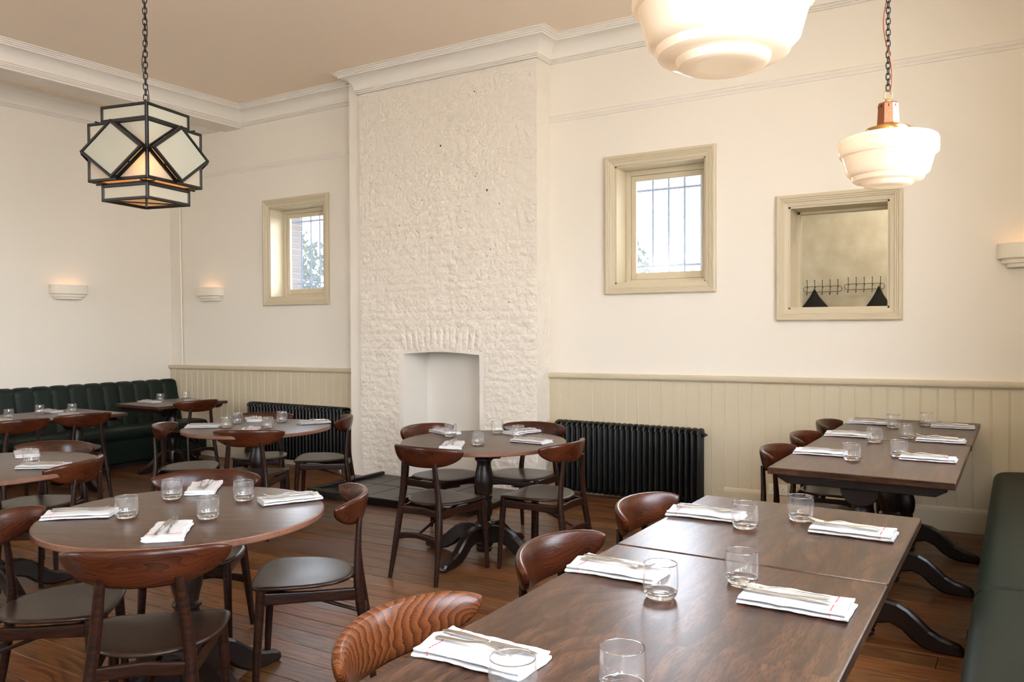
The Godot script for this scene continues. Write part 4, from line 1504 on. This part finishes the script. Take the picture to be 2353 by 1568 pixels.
func bench_right() -> void:
	var o := thing("bench", "dark green leather bench along the right edge beside the long tables", "bench", Vector3(0, 0, 0))
	var x0 := -0.145
	var cuts := [ZB + 0.07, -3.6, -1.2, 0.9]
	for i in 3:
		var st := mb()
		var prof := smooth_profile([Vector2(0.10, 0.465), Vector2(0.03, 0.462), Vector2(x0 + 0.055, 0.452), Vector2(x0 + 0.012, 0.425), Vector2(x0, 0.385), Vector2(x0 + 0.008, 0.345), Vector2(x0 + 0.04, 0.33)], 20)
		prof.append(Vector2(0.45, 0.33))
		prof.append(Vector2(0.47, 0.46))
		var p := []
		for v in prof: p.append(v)
		prism(st, p, cuts[i + 1] - cuts[i] - 0.003, Transform3D(Basis(), Vector3(0, 0, cuts[i])), true, 0.014)
		obj("seat_cushion", st, M.leather, o)
		st = mb()
		var k := 0.0
		while k < 0.5:
			box(st, Vector3(0.006, 0.0015, 0.0015), Vector3(x0 + 0.06 + k, 0.4665 if k > 0.1 else 0.459, cuts[i + 1] - 0.022), 0.0, Basis(Vector3.UP, 0.2))
			k += 0.009
		obj("stitching", st, M.gap, o)
		st = mb()
		span(st, Vector3(0.42, 0.46, cuts[i]), Vector3(0.60, 0.98, cuts[i + 1] - 0.004), 0.03)
		obj("back_cushion", st, M.leather, o)
	var st := mb()
	span(st, Vector3(x0 + 0.06, 0.06, ZB + 0.07), Vector3(0.58, 0.335, 0.9))
	obj("front_panel", st, M.black, o)
	st = mb()
	span(st, Vector3(x0 + 0.12, 0.0, ZB + 0.09), Vector3(0.56, 0.06, 0.88))
	obj("plinth", st, M.gap, o)

func small_things() -> void:
	# double socket on the skirting at right
	var o := thing("wall_socket", "white double wall socket low on the panelling behind the chairs at right", "socket", Vector3(-1.61, 0.085 + 0.085, ZB + 0.047))
	var st := mb()
	box(st, Vector3(0.146, 0.086, 0.010), Vector3(0, 0, 0.004), 0.004)
	obj("plate", st, M.socket, o)
	for s in [-1.0, 1.0]:
		st = mb()
		box(st, Vector3(0.007, 0.004, 0.002), Vector3(s * 0.037 - 0.011, -0.016, 0.0092))
		box(st, Vector3(0.007, 0.004, 0.002), Vector3(s * 0.037 + 0.011, -0.016, 0.0092))
		box(st, Vector3(0.004, 0.008, 0.002), Vector3(s * 0.037, 0.004, 0.0092))
		obj("pin_holes", st, M.slot, o)
		st = mb()
		box(st, Vector3(0.012, 0.018, 0.006), Vector3(s * 0.037 + s * -0.020, 0.026, 0.010), 0.002)
		obj("switch", st, M.socket, o)
	# thin painted pipe in the left corner
	st = mb()
	tube(st, [Vector3(-9.09, 0.985, ZB + 0.018), Vector3(-9.11, 2.0, ZB + 0.018), Vector3(-9.135, 3.88, ZB + 0.018)], [0.013], [], 12, Vector3.BACK)
	tag(obj("wall_pipe", st, M.pipe), "thin cream painted pipe running up the wall in the left corner", "pipe")

# ------------------------------------------------------------------ everything
func _ready() -> void:
	var cam := Camera3D.new()
	cam.name = "camera"
	cam.fov = 45.62
	cam.near = 0.02
	cam.far = 200.0
	cam.position = Vector3(0, 1.46, 0)
	cam.rotation = Vector3(deg_to_rad(-0.9086), deg_to_rad(31.9925), deg_to_rad(-0.2352))
	add_child(cam)
	cam.current = true
	var sky := ProceduralSkyMaterial.new()
	sky.sky_top_color = Color(0.86, 0.92, 1.0)
	sky.sky_horizon_color = Color(1.0, 0.99, 0.975)
	sky.ground_bottom_color = Color(0.80, 0.795, 0.785)
	sky.ground_horizon_color = Color(0.84, 0.835, 0.825)
	sky.sun_angle_max = 0.0
	var env := Environment.new()
	env.background_mode = Environment.BG_SKY
	env.sky = Sky.new()
	env.sky.sky_material = sky
	env.background_energy_multiplier = 25.5
	env.tonemap_mode = Environment.TONE_MAPPER_LINEAR
	env.tonemap_exposure = 1.0
	env.sdfgi_enabled = true
	env.ssao_enabled = true
	env.ssil_enabled = true
	var we := WorldEnvironment.new()
	we.name = "world"
	we.environment = env
	add_child(we)

	make_materials()
	build_setting()
	bench_left()
	bench_right()
	radiator(-7.70, -6.17, -0.02, 0.60, "black column radiator under the left window", true)
	radiator(-3.575, -2.20, 0.0, 0.62, "black column radiator right of the chimney breast", true)

	# tables
	var a1 := Vector2(-2.852, -2.072)
	var a2 := Vector2(-5.10, -4.36)
	var a3 := Vector2(-2.997, -4.440)
	var a4 := Vector2(-4.93, -2.31)
	round_table(a1, 0.545, "large dark wooden round table in the left foreground", 0.5)
	round_table(a2, 0.565, "dark round table before the radiator under the left window", 0.2)
	round_table(a3, 0.545, "dark round table on a turned pedestal before the fireplace", 1.2)
	round_table(a4, 0.565, "dark round table cut off by the left edge of the picture", 0.6)
	var TR := 0.795
	rect_table(-1.045, -0.283, -2.273, -0.95, TR, [-2.05, -1.18], false, "long dark wooden table nearest the camera at right", "rectangular tables at the right bench")
	rect_table(-1.045, -0.283, -3.118, -2.277, TR + 0.002, [-2.70], true, "square dark wooden table pushed against the long front table", "rectangular tables at the right bench")
	rect_table(-1.01, -0.223, -5.16, -3.90, TR, [-5.02, -4.09], false, "long dark wooden table behind the front row at right", "rectangular tables at the right bench")
	rect_table(-1.01, -0.218, -6.36, -5.164, TR + 0.002, [-5.76], true, "dark wooden table nearest the right panelled wall", "rectangular tables at the right bench")
	rect_table(-8.47, -7.70, -6.16, -5.265, 0.642, [-5.71], true, "square dark wooden table in the far left corner by the bench", "tables at the left bench")
	rect_table(-8.34, -7.44, -4.76, -3.30, 0.642, [-4.50, -3.55], false, "dark wooden table at the left bench, cut off at left", "tables at the left bench")

	# chairs
	chair0 = make_chair()
	var g1 := "chairs around the round tables"
	var g2 := "chairs along the rectangular tables"
	var toward := func(tip: Vector2, c: Vector2) -> float: return atan2(c.x - tip.x, c.y - tip.y)
	chair(Vector2(-1.185, -1.485), PI / 2, "nearest chair at the right long table, bold arched grain on its backrest", g2, 0)
	chair(Vector2(-1.185, -2.235), PI / 2, "second chair from the camera along the right long table", g2, 2)
	chair(Vector2(-1.195, -2.965), PI / 2, "third chair from the camera, at the square table by the radiator", g2, 1)
	chair(Vector2(-1.10, -4.66), PI / 2, "nearest of the three chairs at the table behind the front row", g2, 2)
	chair(Vector2(-1.10, -5.36), PI / 2, "middle of the three chairs at the table behind the front row", g2, 1)
	chair(Vector2(-1.10, -6.14), PI / 2, "chair closest to the panelled wall at the right tables", g2, 2)
	chair(Vector2(-2.43, -1.62), deg_to_rad(-137), "chair with its back to the camera at the foreground round table", g1, 2)
	chair(Vector2(-2.49, -2.55), deg_to_rad(-48), "chair with a shiny pale seat right of the foreground round table", g1, 2)
	chair(Vector2(-3.37, -2.56), deg_to_rad(35), "chair on the far side of the foreground round table", g1, 2)
	chair(Vector2(-3.22, -1.62), deg_to_rad(133), "chair cut by the picture's left edge at the foreground round table", g1, 2)
	chair(Vector2(-3.03, -3.90), deg_to_rad(178), "chair with its back to the camera left of the fireplace table", g1, 2)
	chair(Vector2(-2.42, -4.42), deg_to_rad(-91), "chair before the right radiator at the fireplace table", g1, 1)
	chair(Vector2(-3.66, -4.71), deg_to_rad(82), "chair on the far left of the fireplace table", g1, 1)
	chair(Vector2(-3.03, -5.13), deg_to_rad(2), "chair behind the fireplace table, near the hearth", g1, 2)
	chair(Vector2(-4.80, -4.03), deg_to_rad(-149), "chair with its back to the camera at the left window's round table", g1, 1)
	chair(Vector2(-5.62, -4.86), deg_to_rad(42), "chair between the left window's round table and the radiator", g1, 2)
	chair(Vector2(-5.66, -3.99), deg_to_rad(134), "chair left of the left window's round table", g1, 2)
	chair(Vector2(-4.85, -4.98), deg_to_rad(-52), "chair right of the left window's round table, beside the chimney", g1, 2)
	chair(Vector2(-4.53, -2.55), deg_to_rad(-61), "chair with a knot in its backrest at the left edge round table", g1, 1)
	chair(Vector2(-5.30, -2.87), deg_to_rad(30), "chair behind the left edge round table", g1, 2)
	chair(Vector2(-7.66, -5.70), deg_to_rad(-96), "chair at the square table in the far left corner", g2, 1)
	chair(Vector2(-7.36, -4.26), deg_to_rad(-94), "right chair of two at the left bench table", g2, 1)
	chair(Vector2(-7.36, -3.68), deg_to_rad(-94), "left chair of two at the left bench table", g2, 1)

	# places at the tables: position, direction from the diner, words
	make_settings()
	var y := TR + 0.0006
	var E := PI / 2
	for s in [
		[Vector2(-0.915, -1.345), E, "nearest place left of the front long table"],
		[Vector2(-0.920, -2.010), E, "second place left of the front long table"],
		[Vector2(-0.447, -1.990), -E, "nearest bench-side place of the front long table"],
	]: setting(s[0], y, s[1], s[2], 1.0, 0.03 if s[1] < 0 else 0.0)
	for s in [
		[Vector2(-0.927, -2.768), E, "radiator side of the square front table"],
		[Vector2(-0.447, -2.770), -E, "bench side of the square front table"],
	]: setting(s[0], y + 0.002, s[1], s[2], 1.0, 0.03 if s[1] < 0 else 0.0)
	for s in [
		[Vector2(-0.875, -4.440), E, "nearest left place of the right rear table"],
		[Vector2(-0.378, -4.500), -E, "nearest bench-side place of the right rear table"],
	]: setting(s[0], y, s[1], s[2], 1.0, 0.02)
	for s in [
		[Vector2(-0.875, -5.245), E, "middle left place of the right rear tables"],
		[Vector2(-0.870, -5.985), E, "left place nearest the right panelled wall"],
		[Vector2(-0.376, -5.245), -E, "middle bench-side place of the right rear tables"],
		[Vector2(-0.360, -5.995), -E, "bench-side place nearest the right panelled wall"],
	]: setting(s[0], y + 0.002, s[1], s[2], 1.0, 0.02)
	var yr := func(c: Vector2) -> float: return fy(c.x) + 0.7606
	for s in [
		[a1, Vector2(-3.157, -1.815), 0.0, "left place of the foreground round table"],
		[a1, Vector2(-2.605, -1.822), 0.0, "near place of the foreground round table"],
		[a1, Vector2(-3.180, -2.405), 0.0, "far place of the foreground round table"],
		[a1, Vector2(-2.660, -2.445), 0.0, "right place of the foreground round table"],
		[a2, Vector2(-5.440, -4.120), 0.0, "left place of the left window's round table"],
		[a2, Vector2(-4.930, -4.130), 0.0, "near place of the left window's round table"],
		[a2, Vector2(-5.480, -4.650), 0.0, "far place of the left window's round table"],
		[a2, Vector2(-4.880, -4.750), 0.0, "right place of the left window's round table"],
		[a3, Vector2(-3.445, -4.615), -0.1, "far left place of the fireplace table"],
		[a3, Vector2(-3.010, -4.110), 0.55, "near place of the fireplace table"],
		[a3, Vector2(-2.975, -4.885), -0.25, "far place of the fireplace table"],
		[a3, Vector2(-2.680, -4.520), -0.3, "right place of the fireplace table"],
		[a4, Vector2(-5.170, -2.640), 0.5, "far place of the left edge round table"],
		[a4, Vector2(-4.620, -2.450), 0.2, "near place of the left edge round table"],
	]: setting(s[1], yr.call(s[0]), toward.call(s[1], s[0]) + s[2], s[3], 1.0, 0.0)
	for s in [
		[Vector2(-8.26, -5.55), E, "bench side of the corner square table"],
		[Vector2(-7.92, -5.90), -E, "chair side of the corner square table"],
		[Vector2(-8.17, -4.40), E, "bench side of the left bench table"],
		[Vector2(-7.66, -4.33), -E, "right chair's side of the left bench table"],
		[Vector2(-7.66, -3.72), -E, "left chair's side of the left bench table"],
	]: setting(s[0], 0.6428, s[1], s[2])
	for s in [
		[Vector2(-0.764, -2.67), y + 0.002, "clear tumbler, left of two on the square front table"], [Vector2(-0.63, -2.87), y + 0.002, "clear tumbler, right of two on the square front table"],
		[Vector2(-0.746, -1.88), y, "clear tumbler beside the second napkin on the front long table's left"], [Vector2(-0.608, -2.098), y, "clear tumbler on the bench side near the front table seam"],
		[Vector2(-0.754, -1.205), y, "clear tumbler over the nearest napkin, cut by the bottom edge"], [Vector2(-0.609, -1.35), y, "nearest clear tumbler standing alone at the bottom edge"],
		[Vector2(-0.703, -4.315), y, "clear tumbler, nearest on the left of the right rear table"], [Vector2(-0.700, -5.05), y, "clear tumbler, second on the left of the right rear table"],
		[Vector2(-0.694, -5.825), y + 0.002, "clear tumbler, left one nearest the right panelled wall"], [Vector2(-0.515, -4.552), y, "clear tumbler, nearest on the bench side of right rear table"],
		[Vector2(-0.56, -5.312), y + 0.002, "clear tumbler, middle one on the bench side of rear tables"], [Vector2(-0.520, -6.059), y + 0.002, "clear tumbler, bench side one nearest the right panelled wall"],
		[Vector2(-2.976, -1.894), yr.call(a1), "clear tumbler, left one on the foreground round table"], [Vector2(-3.134, -2.207), yr.call(a1), "clear tumbler, farthest left on the foreground round table"],
		[Vector2(-2.687, -2.051), yr.call(a1), "clear tumbler, nearest the middle of the foreground round table"], [Vector2(-2.841, -2.351), yr.call(a1), "clear tumbler, far right one on the foreground round table"],
		[Vector2(-5.272, -4.205), yr.call(a2), "clear tumbler, left one on the left window's round table"], [Vector2(-5.44, -4.448), yr.call(a2), "clear tumbler, farthest on the left window's round table"],
		[Vector2(-4.968, -4.349), yr.call(a2), "clear tumbler, nearest on the left window's round table"], [Vector2(-5.193, -4.698), yr.call(a2), "clear tumbler, right one on the left window's round table"],
		[Vector2(-3.302, -4.484), yr.call(a3), "clear tumbler, leftmost on the fireplace table"], [Vector2(-2.916, -4.253), yr.call(a3), "clear tumbler, nearest on the fireplace table"],
		[Vector2(-3.124, -4.802), yr.call(a3), "clear tumbler, farthest on the fireplace table"], [Vector2(-2.854, -4.644), yr.call(a3), "clear tumbler, rightmost on the fireplace table"],
		[Vector2(-4.80, -2.475), yr.call(a4), "clear tumbler on the left edge round table"],
		[Vector2(-8.30, -5.71), 0.6428, "clear tumbler, left one on the corner square table"], [Vector2(-8.28, -6.03), 0.6428, "clear tumbler, right one on the corner square table"],
		[Vector2(-7.92, -3.885), 0.6428, "clear tumbler, leftmost on the left bench table"], [Vector2(-8.10, -4.26), 0.6428, "clear tumbler, middle one on the left bench table"],
		[Vector2(-7.96, -4.50), 0.6428, "clear tumbler, rightmost on the left bench table"],
	]: tumbler(s[0], s[1], s[2])
	for p in [napkin0, fork0, knife0, glass0]: p.free()

	# lamps
	pendant(Vector3(-0.498, 2.084, -3.962), "white opal glass pendant lamp on a chain before the hatch")
	pendant(Vector3(-0.573, 2.050, -1.825), "large white opal pendant lamp cut off by the top edge")
	lantern(Vector3(-4.566, 2.520, -3.064), deg_to_rad(45 + 57))
	sconce(Vector3(XL, 1.98, -5.25), PI / 2, "stepped cream wall light above the left bench")
	sconce(Vector3(-8.51, 1.98, ZB), 0.0, "stepped cream wall light between the corner and the left window")
	sconce(Vector3(0.082, 2.03, ZB), 0.0, "stepped cream wall light at the right edge of the picture")
	small_things()
